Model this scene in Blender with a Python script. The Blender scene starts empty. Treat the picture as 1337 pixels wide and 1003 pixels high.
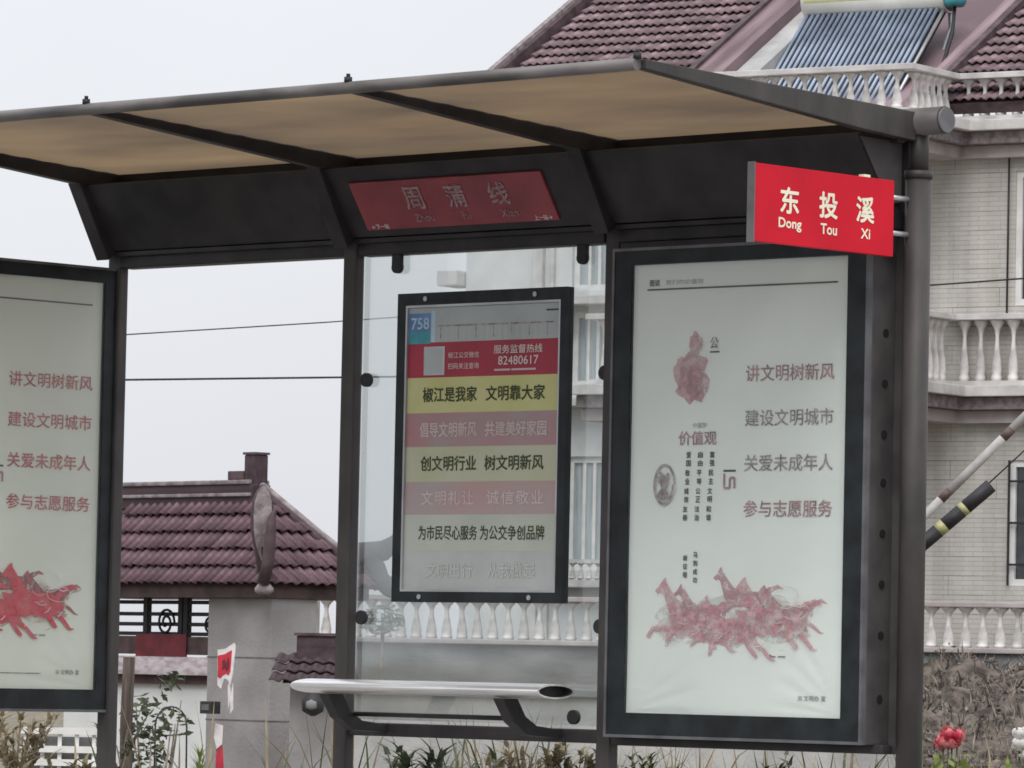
import bpy, bmesh, math, random
from mathutils import Vector, Matrix
random.seed(7)
R = math.radians
scene = bpy.context.scene
COL = scene.collection

# ------------------------------------------------------------------ camera
cam_d = bpy.data.cameras.new('camera')
cam = bpy.data.objects.new('camera', cam_d); COL.objects.link(cam)
rt = Vector((0.73571264, 0.67696903, 0.02097241))
up = Vector((0.02089908, -0.05364106, 0.99834156))
fw = Vector((-0.67697129, 0.7340542, 0.05361244))
CAM = Vector((17.3742, -16.2043, 1.0))
m = Matrix((rt, up, -fw)).transposed().to_4x4(); m.translation = CAM
cam.matrix_world = m
cam_d.sensor_fit = 'HORIZONTAL'; cam_d.sensor_width = 36.0
F_PX = 6888.4
cam_d.lens = 36.0 * F_PX / 1337.0
cam_d.clip_start = 0.1; cam_d.clip_end = 5000
cam_d.dof.use_dof = True; cam_d.dof.focus_distance = 21.5; cam_d.dof.aperture_fstop = 45.0
scene.camera = cam

# ------------------------------------------------------------------ sky
world = bpy.data.worlds.new('World'); scene.world = world; world.use_nodes = True
wn = world.node_tree; wn.nodes.clear()
def N(tree, t, **kw):
    n = tree.nodes.new(t)
    for k, v in kw.items(): setattr(n, k, v)
    return n
SUN_EL, SUN_AZ = 52, 118          # azimuth: direction towards the sun measured from +X, minus = towards -Y
sky = N(wn, 'ShaderNodeTexSky', sky_type='NISHITA'); sky.sun_disc = False
sky.sun_elevation = R(SUN_EL); sky.sun_rotation = R(SUN_AZ); sky.dust_density = 4; sky.air_density = 1.5
geo = N(wn, 'ShaderNodeTexCoord'); sep = N(wn, 'ShaderNodeSeparateXYZ')
ramp = N(wn, 'ShaderNodeMapRange'); ramp.inputs[1].default_value = 0.0; ramp.inputs[2].default_value = 1.0
ramp.inputs[3].default_value = 6.75; ramp.inputs[4].default_value = 14.5
cloud = N(wn, 'ShaderNodeVectorMath', operation='SCALE'); cloud.inputs[0].default_value = (0.965, 0.985, 1.045)
mix = N(wn, 'ShaderNodeMix', data_type='RGBA'); mix.inputs[0].default_value = 0.9
bg = N(wn, 'ShaderNodeBackground'); bg.inputs[1].default_value = 0.1
wo = N(wn, 'ShaderNodeOutputWorld')
wn.links.new(geo.outputs['Generated'], sep.inputs[0]); wn.links.new(sep.outputs[2], ramp.inputs[0])
cn = N(wn, 'ShaderNodeTexNoise'); cn.inputs['Scale'].default_value = 3.0; cn.inputs['Detail'].default_value = 5
cm = N(wn, 'ShaderNodeMapRange'); cm.inputs[1].default_value = .3; cm.inputs[2].default_value = .7; cm.inputs[3].default_value = .93; cm.inputs[4].default_value = 1.05
cx_ = N(wn, 'ShaderNodeMath', operation='MULTIPLY')
wn.links.new(geo.outputs['Generated'], cn.inputs['Vector']); wn.links.new(cn.outputs[0], cm.inputs[0])
wn.links.new(cm.outputs[0], cx_.inputs[0]); wn.links.new(ramp.outputs[0], cx_.inputs[1]); wn.links.new(cx_.outputs[0], cloud.inputs['Scale']); wn.links.new(sky.outputs[0], mix.inputs[6])
wn.links.new(cloud.outputs[0], mix.inputs[7]); wn.links.new(mix.outputs[2], bg.inputs[0])
wn.links.new(bg.outputs[0], wo.inputs[0])

# ------------------------------------------------------------------ sun (soft, behind thin cloud)
sd = bpy.data.lights.new('sun', 'SUN'); sd.energy = 1.5; sd.angle = R(40); sd.color = (1.0, 0.97, 0.93)
so = bpy.data.objects.new('sun', sd); COL.objects.link(so)
sv = Vector((0.60, -0.80, 0)).normalized() * math.cos(R(SUN_EL)) + Vector((0, 0, math.sin(R(SUN_EL))))
so.rotation_euler = sv.to_track_quat('Z', 'Y').to_euler(); so.location = (0, -20, 30)
sky.sun_rotation = math.atan2(sv.x, sv.y)

scene.view_settings.view_transform = 'Standard'; scene.view_settings.look = 'None'
scene.view_settings.gamma = 1.0; scene.view_settings.exposure = 0.28
scene.view_settings.use_curve_mapping = False
scene.render.engine = 'CYCLES'
scene.cycles.use_denoising = True
scene.cycles.filter_width = 1.65
scene.cycles.transparent_max_bounces = 12
scene.cycles.max_bounces = 8

# ------------------------------------------------------------------ helpers
def px(u, v, d):
    """a point at camera depth d metres along the line of sight of a photo pixel"""
    return CAM + (fw + rt * ((u - 668.5) / F_PX) - up * ((v - 501.5) / F_PX)) * d

def mat(name, col, rough=0.6, metal=0.0, vary=0.15, scale=6.0, bump=0.0, bscale=40.0, col2=None, stretch=(1, 1, 1),
        spec=0.4, trans=0.0, lo=0.35, hi=0.65, coord='Object', detail=6.0, rand=0.0):
    mt = bpy.data.materials.new(name); mt.use_nodes = True
    t = mt.node_tree; b = t.nodes['Principled BSDF']; o = t.nodes['Material Output']
    b.inputs['Roughness'].default_value = rough; b.inputs['Metallic'].default_value = metal
    b.inputs['Specular IOR Level'].default_value = spec
    tc = N(t, 'ShaderNodeTexCoord'); mp = N(t, 'ShaderNodeMapping'); mp.inputs['Scale'].default_value = stretch
    t.links.new(tc.outputs[coord], mp.inputs[0])
    nz = N(t, 'ShaderNodeTexNoise'); nz.inputs['Scale'].default_value = scale; nz.inputs['Detail'].default_value = detail
    t.links.new(mp.outputs[0], nz.inputs['Vector'])
    mr = N(t, 'ShaderNodeMapRange'); mr.inputs[1].default_value = lo; mr.inputs[2].default_value = hi
    t.links.new(nz.outputs[0], mr.inputs[0])
    mx = N(t, 'ShaderNodeMix', data_type='RGBA')
    c2 = col2 if col2 else tuple(min(1, c * (1 + 2 * vary)) for c in col)
    c1 = col if col2 else tuple(c * (1 - vary) for c in col)
    mx.inputs[6].default_value = (*c1, 1); mx.inputs[7].default_value = (*c2, 1)
    t.links.new(mr.outputs[0], mx.inputs[0]); t.links.new(mx.outputs[2], b.inputs['Base Color'])
    if rand:
        oi = N(t, 'ShaderNodeObjectInfo'); rr_ = N(t, 'ShaderNodeMapRange'); rr_.inputs[3].default_value = 1 - rand; rr_.inputs[4].default_value = 1 + rand
        vm = N(t, 'ShaderNodeVectorMath', operation='SCALE'); t.links.new(oi.outputs['Random'], rr_.inputs[0]); t.links.new(rr_.outputs[0], vm.inputs['Scale'])
        t.links.new(mx.outputs[2], vm.inputs[0]); t.links.new(vm.outputs[0], b.inputs['Base Color'])
    if bump:
        n2 = N(t, 'ShaderNodeTexNoise'); n2.inputs['Scale'].default_value = bscale; n2.inputs['Detail'].default_value = 5
        t.links.new(mp.outputs[0], n2.inputs['Vector'])
        bp = N(t, 'ShaderNodeBump'); bp.inputs['Strength'].default_value = bump; bp.inputs['Distance'].default_value = 0.02
        t.links.new(n2.outputs[0], bp.inputs['Height']); t.links.new(bp.outputs[0], b.inputs['Normal'])
    if trans:
        tr = N(t, 'ShaderNodeBsdfTranslucent'); ms = N(t, 'ShaderNodeMixShader'); ms.inputs[0].default_value = trans
        t.links.new(mx.outputs[2], tr.inputs[0]); t.links.new(b.outputs[0], ms.inputs[1]); t.links.new(tr.outputs[0], ms.inputs[2])
        t.links.new(ms.outputs[0], o.inputs[0])
    return mt

def glass_mat(name, tint, film, film_col=(0.75, 0.8, 0.8), gloss=0.1):
    mt = bpy.data.materials.new(name); mt.use_nodes = True
    t = mt.node_tree; t.nodes.clear(); o = N(t, 'ShaderNodeOutputMaterial')
    tp = N(t, 'ShaderNodeBsdfTransparent'); tp.inputs[0].default_value = (*tint, 1)
    gl = N(t, 'ShaderNodeBsdfGlossy'); gl.inputs['Roughness'].default_value = 0.03
    df = N(t, 'ShaderNodeBsdfDiffuse'); df.inputs[0].default_value = (*film_col, 1)
    lw = N(t, 'ShaderNodeFresnel'); lw.inputs[0].default_value = 1.45
    m1 = N(t, 'ShaderNodeMixShader'); m2 = N(t, 'ShaderNodeMixShader')
    sc = N(t, 'ShaderNodeMath', operation='MULTIPLY'); sc.inputs[1].default_value = gloss * 10
    t.links.new(lw.outputs[0], sc.inputs[0])
    nz = N(t, 'ShaderNodeTexNoise'); nz.inputs['Scale'].default_value = 3; nz.inputs['Detail'].default_value = 7
    tc = N(t, 'ShaderNodeTexCoord'); t.links.new(tc.outputs['Object'], nz.inputs['Vector'])
    mr = N(t, 'ShaderNodeMapRange'); mr.inputs[3].default_value = film * 0.55; mr.inputs[4].default_value = film * 1.5
    t.links.new(nz.outputs[0], mr.inputs[0])
    t.links.new(mr.outputs[0], m1.inputs[0]); t.links.new(tp.outputs[0], m1.inputs[1]); t.links.new(df.outputs[0], m1.inputs[2])
    t.links.new(sc.outputs[0], m2.inputs[0]); t.links.new(m1.outputs[0], m2.inputs[1]); t.links.new(gl.outputs[0], m2.inputs[2])
    t.links.new(m2.outputs[0], o.inputs[0])
    return mt

def link(name, me, material, parent=None, loc=None, rotz=0):
    o = bpy.data.objects.new(name, me); COL.objects.link(o)
    if material is not None and len(me.materials) == 0: me.materials.append(material)
    if parent is not None: o.parent = parent
    if loc is not None: o.location = loc
    if rotz: o.rotation_euler[2] = rotz
    return o

def tag(o, label=None, cat=None, group=None, kind=None):
    for k, v in (('label', label), ('category', cat), ('group', group), ('kind', kind)):
        if v: o[k] = v
    return o

def thing(name, label, cat, loc=(0, 0, 0), rotz=0, group=None):
    o = bpy.data.objects.new(name, None); COL.objects.link(o); o.empty_display_size = 0.1
    o.location = loc; o.rotation_euler[2] = rotz
    return tag(o, label, cat, group)

class MB:
    def __init__(s): s.v = []; s.f = []; s.sm = []
    def add(s, vs, fs, smooth=False):
        n = len(s.v); s.v += [tuple(v) for v in vs]; s.f += [tuple(i + n for i in f) for f in fs]; s.sm += [smooth] * len(fs); return s
    def box(s, x0, x1, y0, y1, z0, z1):
        return s.add([(x0, y0, z0), (x1, y0, z0), (x1, y1, z0), (x0, y1, z0), (x0, y0, z1), (x1, y0, z1), (x1, y1, z1), (x0, y1, z1)],
                     [(0, 3, 2, 1), (4, 5, 6, 7), (0, 1, 5, 4), (1, 2, 6, 5), (2, 3, 7, 6), (3, 0, 4, 7)])
    def extr(s, prof, axis, a, b):
        """polygon prof (2-D) extruded along axis: 'x' -> (y,z), 'y' -> (x,z), 'z' -> (x,y)"""
        P = {'x': lambda p, t: (t, p[0], p[1]), 'y': lambda p, t: (p[0], t, p[1]), 'z': lambda p, t: (p[0], p[1], t)}[axis]
        n = len(prof); vs = [P(p, a) for p in prof] + [P(p, b) for p in prof]
        fs = [tuple(range(n - 1, -1, -1)), tuple(range(n, 2 * n))] + [(i, (i + 1) % n, n + (i + 1) % n, n + i) for i in range(n)]
        return s.add(vs, fs)
    def tube(s, pts, rad, seg=10, cap=True, ell=None):
        pts = [Vector(p) for p in pts]; n = len(pts); rs = rad if isinstance(rad, (list, tuple)) else [rad] * n
        vs = []; up0 = None
        for i, p in enumerate(pts):
            d = (pts[min(i + 1, n - 1)] - pts[max(i - 1, 0)]).normalized()
            if up0 is None:
                up0 = Vector((0, 0, 1)) if abs(d.z) < 0.9 else Vector((1, 0, 0))
            a = d.cross(up0).normalized(); b = a.cross(d).normalized(); up0 = b
            for k in range(seg):
                t = 2 * math.pi * k / seg; ea, eb = ell if ell else (1, 1)
                vs.append(p + a * math.cos(t) * rs[i] * ea + b * math.sin(t) * rs[i] * eb)
        fs = [(i * seg + k, i * seg + (k + 1) % seg, (i + 1) * seg + (k + 1) % seg, (i + 1) * seg + k) for i in range(n - 1) for k in range(seg)]
        s.add(vs, fs, True)
        if cap:
            b0 = len(s.v) - len(vs)
            s.f.append(tuple(b0 + k for k in range(seg - 1, -1, -1))); s.sm.append(False)
            s.f.append(tuple(b0 + (n - 1) * seg + k for k in range(seg))); s.sm.append(False)
        return s
    def lathe(s, prof, seg=12, c=(0, 0, 0)):
        vs = [(c[0] + r * math.cos(2 * math.pi * k / seg), c[1] + r * math.sin(2 * math.pi * k / seg), c[2] + z) for r, z in prof for k in range(seg)]
        fs = [(i * seg + k, i * seg + (k + 1) % seg, (i + 1) * seg + (k + 1) % seg, (i + 1) * seg + k) for i in range(len(prof) - 1) for k in range(seg)]
        fs2 = [tuple(range(seg - 1, -1, -1)), tuple((len(prof) - 1) * seg + k for k in range(seg))]
        s.add(vs, fs, True); n = len(s.v) - len(vs)
        for f in fs2: s.f.append(tuple(i + n for i in f)); s.sm.append(False)
        return s
    def mesh(s, name, bevel=0.0, seg=2):
        me = bpy.data.meshes.new(name); me.from_pydata(s.v, [], s.f); me.update()
        for p, q in zip(me.polygons, s.sm): p.use_smooth = q
        if bevel:
            bm = bmesh.new(); bm.from_mesh(me)
            bmesh.ops.recalc_face_normals(bm, faces=bm.faces)
            es = [e for e in bm.edges if len(e.link_faces) == 2 and e.calc_face_angle(0) > 0.6]
            bmesh.ops.bevel(bm, geom=es, offset=bevel, segments=seg, profile=0.6, affect='EDGES')
            bm.to_mesh(me); bm.free()
        return me
    def build(s, name, material, parent=None, bevel=0.0, loc=None, rotz=0):
        return link(name, s.mesh(name, bevel), material, parent, loc, rotz)

def box(name, x0, x1, y0, y1, z0, z1, material, parent=None, bevel=0.0):
    return MB().box(x0, x1, y0, y1, z0, z1).build(name, material, parent, bevel)

def text_mesh(txt, cx, cz, width, height, org, ex, ey, material, parent, name='lettering', bold=0.0, spacing=1.0, thick=0.0):
    """flat lettering centred at (cx,cz) in the plane org + a*ex + b*ey, fitted to width x height"""
    cu = bpy.data.curves.new('t', 'FONT'); cu.body = txt; cu.size = 1.0; cu.space_character = spacing
    cu.resolution_u = 3; cu.fill_mode = 'FRONT'
    ob = bpy.data.objects.new('t', cu); COL.objects.link(ob)
    dg = bpy.context.evaluated_depsgraph_get(); me = bpy.data.meshes.new_from_object(ob.evaluated_get(dg))
    bpy.data.objects.remove(ob); bpy.data.curves.remove(cu)
    xs = [v.co.x for v in me.vertices]; ys = [v.co.y for v in me.vertices]
    if not xs: return None
    x0, x1, y0, y1 = min(xs), max(xs), min(ys), max(ys)
    sx = width / (x1 - x0) if width else None; sy = height / (y1 - y0) if height else sx
    if sx is None: sx = sy
    org, ex, ey = Vector(org), Vector(ex), Vector(ey)
    for v in me.vertices:
        a = cx + (v.co.x - (x0 + x1) / 2) * sx; b = cz + (v.co.y - (y0 + y1) / 2) * sy
        v.co = org + ex * a + ey * b
    if bold:
        em = height or (y1 - y0) * sy; dl = bold * em * 1.0; nrm = ex.cross(ey) * .00012
        vs0 = [v.co.copy() for v in me.vertices]; fs0 = [tuple(p.vertices) for p in me.polygons]; mb = MB()
        for k, (da, db) in enumerate(((0, 0), (dl, dl * .5), (-dl, -dl * .5), (dl * .3, -dl), (-dl * .3, dl))):
            mb.add([v + ex * da + ey * db + nrm * k for v in vs0], fs0)
        me = mb.mesh('lettering')
    me.materials.clear()
    return link(name, me, material, parent)

def flat(polys, org, ex, ey, name, material, parent):
    """flat printed shapes: list of 2-D polygons laid in the plane org + a*ex + b*ey"""
    org, ex, ey = Vector(org), Vector(ex), Vector(ey); mb = MB()
    nrm = ex.cross(ey) * 0.0004
    for k, p in enumerate(polys):
        mb.add([org + ex * a + ey * b + nrm * k for a, b in p], [tuple(range(len(p)))])
    return mb.build(name, material, parent)

# ------------------------------------------------------------------ materials
M = {}
M['post'] = mat('shelter_paint_grey', (0.036, 0.032, 0.031), 0.55, col2=(0.070, 0.062, 0.059), scale=9, bump=0.06, stretch=(1, 1, .45), lo=.3, hi=.75)
M['dark'] = mat('shelter_paint_dark', (0.024, 0.022, 0.025), 0.5, col2=(0.044, 0.040, 0.042), scale=6, spec=0.3)
M['black'] = mat('box_black', (0.014, 0.017, 0.019), 0.45, vary=0.3, scale=8, spec=0.25)
M['boxgrey'] = mat('box_edge_grey', (0.10, 0.10, 0.105), 0.4, vary=0.2, scale=8)
M['tube'] = mat('tube_grey', (0.115, 0.104, 0.100), 0.55, vary=0.4, scale=7, stretch=(.3, 1, 1))
M['steel'] = mat('bench_steel', (0.80, 0.79, 0.78), 0.34, metal=0.75, vary=0.12, scale=9, stretch=(.2, 3, 3))
M['roof'] = mat('roof_sheet_tan', (0.130, 0.098, 0.072), 0.4, col2=(0.295, 0.208, 0.122), scale=1.0, stretch=(.7, 1.7, 1), detail=9.0, trans=0.46, lo=.3, hi=.7, spec=0.2)
M['caseside'] = mat('box_side_grey', (0.055, 0.050, 0.050), 0.55, vary=0.2, scale=6)
M['tiledark'] = mat('coping_tile_dark', (0.034, 0.020, 0.025), 0.7, col2=(0.072, 0.046, 0.053), scale=3, coord='Generated')
M['wash'] = mat('print_wash', (0.66, 0.56, 0.55), 0.5, col2=(0.73, 0.73, 0.70), scale=10)
M['washL'] = mat('print_wash_aged', (0.56, 0.36, 0.32), 0.5, col2=(0.60, 0.54, 0.47), scale=10)
M['hole'] = mat('hole_black', (0.006, 0.006, 0.007), 0.8, vary=0.1)
M['poster'] = mat('poster_vinyl_pale', (0.77, 0.795, 0.77), 0.45, col2=(0.84, 0.86, 0.84), scale=1.6, bump=0.3, bscale=3.5, spec=0.3)
M['posterL'] = mat('poster_vinyl_aged', (0.68, 0.685, 0.61), 0.45, col2=(0.76, 0.765, 0.69), scale=1.6, bump=0.3, bscale=3.5, spec=0.3)
M['ink'] = mat('ink_black', (0.05, 0.055, 0.05), 0.6, vary=0.2)
M['inkgrey'] = mat('ink_grey_brown', (0.20, 0.17, 0.17), 0.6, col2=(0.46, 0.40, 0.40), scale=30)
M['inkfade'] = mat('ink_faded_red', (0.24, 0.15, 0.16), 0.6, col2=(0.52, 0.30, 0.33), scale=14)
M['inkred'] = mat('ink_red', (0.42, 0.07, 0.08), 0.6, col2=(0.58, 0.20, 0.20), scale=20)
M['pink'] = mat('print_pink', (0.60, 0.28, 0.32), 0.55, col2=(0.68, 0.53, 0.54), scale=22, lo=.42, hi=.68)
M['pinkdark'] = mat('print_pink_dark', (0.46, 0.23, 0.26), 0.55, col2=(0.60, 0.36, 0.39), scale=20)
M['redprint'] = mat('print_red', (0.56, 0.022, 0.05), 0.5, col2=(0.58, 0.12, 0.14), scale=18, lo=.4, hi=.75)
M['reddark'] = mat('print_red_dark', (0.25, 0.03, 0.045), 0.5, col2=(0.42, 0.12, 0.13), scale=24)
M['paleline'] = mat('print_pale_line', (0.52, 0.46, 0.45), 0.6, vary=.1)
M['signred'] = mat('sign_red', (0.57, 0.010, 0.026), 0.5, vary=0.06, scale=3, spec=.15)
M['signwhite'] = mat('sign_cream', (0.84, 0.79, 0.62), 0.5, vary=0.04)
M['nameplate'] = mat('name_panel_red', (0.27, 0.045, 0.06), 0.35, vary=0.15, scale=4)
M['namewhite'] = mat('name_panel_letters', (0.33, 0.20, 0.21), 0.5, vary=0.2, scale=40)
M['namebright'] = mat('name_panel_small_print', (0.75, 0.72, 0.70), 0.5, vary=0.1)
M['glass'] = glass_mat('shelter_glass', (0.94, 0.96, 0.955), 0.02, gloss=0.05)
M['acrylic'] = glass_mat('box_acrylic', (0.97, 0.98, 0.97), 0.02, gloss=0.02)
M['paper'] = mat('board_paper', (0.47, 0.50, 0.46), 0.5, vary=.05, scale=3)
M['b_head'] = mat('board_header', (0.40, 0.44, 0.435), 0.5, vary=.06, scale=4)
M['b_blue'] = mat('board_blue', (0.10, 0.22, 0.42), 0.5, vary=.15, scale=10)
M['b_teal'] = mat('board_teal', (0.06, 0.30, 0.36), 0.5, vary=.15, scale=10)
M['b_pale'] = mat('board_pale_blue', (0.42, 0.55, 0.66), 0.5, vary=.1)
M['b_red'] = mat('board_red', (0.33, 0.030, 0.055), 0.5, vary=.1, scale=4)
M['b_yel'] = mat('board_yellow', (0.50, 0.49, 0.18), 0.5, col2=(0.56, 0.55, 0.27), scale=4)
M['b_yel2'] = mat('board_yellow_faded', (0.42, 0.44, 0.275), 0.5, col2=(0.46, 0.47, 0.36), scale=4)
M['b_pnk'] = mat('board_pink', (0.41, 0.185, 0.195), 0.5, col2=(0.345, 0.27, 0.27), scale=3)
M['b_pnk2'] = mat('board_pink_faded', (0.42, 0.275, 0.265), 0.5, col2=(0.37, 0.32, 0.315), scale=3)
M['b_grn'] = mat('board_green_grey', (0.42, 0.45, 0.39), 0.5, vary=.04, scale=4)
M['b_gry'] = mat('board_grey', (0.41, 0.425, 0.415), 0.5, vary=.05, scale=5)
M['b_txt'] = mat('board_ink_olive', (0.045, 0.055, 0.02), 0.6, vary=.3, scale=30)
M['b_wht'] = mat('board_white_ink', (0.66, 0.58, 0.56), 0.6, vary=.05)
M['b_wht2'] = mat('board_white_ink_faded', (0.54, 0.44, 0.43), 0.6, vary=.05)
M['tile'] = mat('roof_tile_maroon', (0.120, 0.078, 0.088), 0.65, col2=(0.235, 0.170, 0.182), scale=2.3, bump=.1, coord='Generated', rand=.28, spec=.25)
M['tilegate'] = mat('gate_tile_maroon', (0.082, 0.046, 0.057), 0.65, col2=(0.165, 0.104, 0.118), scale=2.3, bump=.1, coord='Generated', rand=.28, spec=.25)
M['ridge'] = mat('ridge_maroon', (0.045, 0.028, 0.033), 0.7, col2=(0.095, 0.062, 0.069), scale=7, bump=.2)
M['ridgelight'] = mat('ridge_grey_pink', (0.15, 0.122, 0.127), 0.8, col2=(0.29, 0.25, 0.255), scale=11, bump=.4)
M['hornstone'] = mat('horn_grey', (0.06, 0.057, 0.062), 0.8, col2=(0.12, 0.115, 0.12), scale=6, bump=.2)
M['render'] = mat('grey_render', (0.235, 0.222, 0.222), 0.85, col2=(0.325, 0.31, 0.31), scale=2.2, bump=.25, bscale=30)
M['concrete'] = mat('stained_concrete', (0.095, 0.095, 0.095), 0.9, col2=(0.27, 0.27, 0.27), scale=2.0, bump=.3, bscale=18, stretch=(.6, 1, 1.6), lo=.3, hi=.7)
M['lowwall'] = mat('pale_render_low', (0.29, 0.29, 0.285), 0.9, col2=(0.42, 0.42, 0.41), scale=2.5, bump=.2)
M['whitepaint'] = mat('white_paint', (0.48, 0.465, 0.455), 0.7, vary=.14, scale=4, bump=.1)
M['baluster'] = mat('baluster_white', (0.52, 0.50, 0.485), 0.75, vary=.22, scale=7, rand=.14)
M['cornice'] = mat('cornice_mauve', (0.33, 0.285, 0.28), 0.8, col2=(0.45, 0.41, 0.40), scale=3)
M['palewall'] = mat('pale_wall', (0.56, 0.57, 0.57), 0.85, vary=.05, scale=3)
M['window'] = mat('window_glass_dark', (0.03, 0.035, 0.04), 0.08, vary=.2, spec=.6)
M['curtain'] = mat('window_curtained', (0.34, 0.38, 0.40), 0.3, vary=.12, scale=5, stretch=(6, 6, .4))
M['frame'] = mat('window_frame_white', (0.66, 0.655, 0.64), 0.5, vary=.06)
M['boompale'] = mat('boom_pale_grey', (0.33, 0.32, 0.31), 0.6, vary=.15, scale=6)
M['alu'] = mat('aluminium', (0.42, 0.42, 0.43), 0.4, metal=.6, vary=.1)
M['vac'] = mat('vacuum_tube_blue', (0.17, 0.21, 0.275), 0.25, vary=.2, scale=3, spec=.9)
M['vactip'] = mat('vacuum_tube_bright', (0.62, 0.68, 0.74), 0.15, metal=.6, vary=.1)
M['tank'] = mat('tank_cream', (0.72, 0.72, 0.66), 0.35, vary=.05, scale=3)
M['tankband'] = mat('tank_band', (0.48, 0.48, 0.26), 0.4, vary=.08)
M['teal'] = mat('teal_plastic', (0.05, 0.25, 0.27), 0.5, vary=.2)
M['wire'] = mat('wire_black', (0.02, 0.02, 0.022), 0.6, vary=.1)
M['yellow'] = mat('barrier_yellow', (0.34, 0.33, 0.16), 0.5, vary=.12)
M['red'] = mat('barrier_red', (0.085, 0.05, 0.046), 0.5, vary=.12)
M['asphalt'] = mat('asphalt', (0.045, 0.045, 0.047), 0.9, vary=.2, scale=30, bump=.3, bscale=200)
M['pave'] = mat('pavement', (0.30, 0.29, 0.275), 0.9, vary=.15, scale=5, bump=.2)
M['soil'] = mat('soil', (0.12, 0.10, 0.075), 0.95, col2=(0.20, 0.18, 0.13), scale=1.5, bump=.6, bscale=8)
M['bank'] = mat('rubble_bank', (0.045, 0.036, 0.031), 0.95, col2=(0.165, 0.135, 0.115), scale=5, bump=.9, bscale=16, lo=.38, hi=.62)
M['dry'] = mat('dry_grass', (0.23, 0.19, 0.12), 0.9, col2=(0.36, 0.30, 0.20), scale=9, trans=.2)
M['twig'] = mat('dry_twig', (0.10, 0.08, 0.065), 0.9, col2=(0.27, 0.23, 0.19), scale=9)
M['leaf'] = mat('leaf_green', (0.045, 0.065, 0.030), 0.6, col2=(0.09, 0.12, 0.055), scale=9, trans=.2)
M['drygreen'] = mat('leaf_dry_olive', (0.10, 0.09, 0.05), 0.8, col2=(0.22, 0.19, 0.11), scale=9, trans=.2)
M['palefoliage'] = mat('leaf_pale_grey_green', (0.16, 0.18, 0.15), 0.7, col2=(0.34, 0.36, 0.33), scale=9, trans=.2)
M['leafdark'] = mat('leaf_dark', (0.034, 0.046, 0.028), 0.75, col2=(0.095, 0.11, 0.06), scale=9, trans=.15)
M['leafyellow'] = mat('leaf_yellow_green', (0.12, 0.17, 0.03), 0.6, col2=(0.24, 0.29, 0.08), scale=9, trans=.25)
M['wood'] = mat('post_wood', (0.065, 0.050, 0.042), 0.9, vary=.4, scale=8, bump=.5, stretch=(4, 4, .5))
M['rose'] = mat('rose_pink', (0.58, 0.035, 0.09), 0.5, col2=(0.78, 0.36, 0.34), scale=18, trans=.2)
M['rosewhite'] = mat('rose_white', (0.72, 0.70, 0.68), 0.6, vary=.1, trans=.2)
M['brown'] = mat('lintel_brown', (0.06, 0.035, 0.035), 0.6, vary=.3, scale=6)
M['panelred'] = mat('panel_red', (0.115, 0.013, 0.021), 0.6, vary=.25, scale=6)
M['scroll'] = mat('paper_red', (0.42, 0.025, 0.045), 0.7, vary=.2, scale=9)
M['torn'] = mat('paper_white', (0.66, 0.63, 0.62), 0.8, vary=.12, scale=9)
M['iron'] = mat('iron_black', (0.02, 0.02, 0.022), 0.6, vary=.2)

def ragged(mt, scale, lo, hi, amin):
    t = mt.node_tree; o = t.nodes['Material Output']; src = o.inputs[0].links[0].from_socket
    tc = N(t, 'ShaderNodeTexCoord'); nz = N(t, 'ShaderNodeTexNoise'); nz.inputs['Scale'].default_value = scale; nz.inputs['Detail'].default_value = 8; nz.inputs['Roughness'].default_value = .7
    mr = N(t, 'ShaderNodeMapRange'); mr.inputs[1].default_value = lo; mr.inputs[2].default_value = hi; mr.inputs[3].default_value = amin; mr.inputs[4].default_value = 1.0
    tp_ = N(t, 'ShaderNodeBsdfTransparent'); ms = N(t, 'ShaderNodeMixShader')
    t.links.new(tc.outputs['Object'], nz.inputs['Vector']); t.links.new(nz.outputs[0], mr.inputs[0]); t.links.new(mr.outputs[0], ms.inputs[0])
    t.links.new(tp_.outputs[0], ms.inputs[1]); t.links.new(src, ms.inputs[2]); t.links.new(ms.outputs[0], o.inputs[0])
for k_, a_ in (('pink', (30, .38, .58, .30)), ('pinkdark', (34, .38, .58, .25)), ('redprint', (30, .30, .46, .45)), ('reddark', (34, .38, .55, .3)),
               ('wash', (16, .4, .65, .0)), ('washL', (16, .4, .65, .0)), ('inkfade', (60, .3, .5, .45)), ('inkred', (60, .3, .5, .5)), ('inkgrey', (60, .3, .5, .45))):
    ragged(M[k_], *a_)
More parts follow.
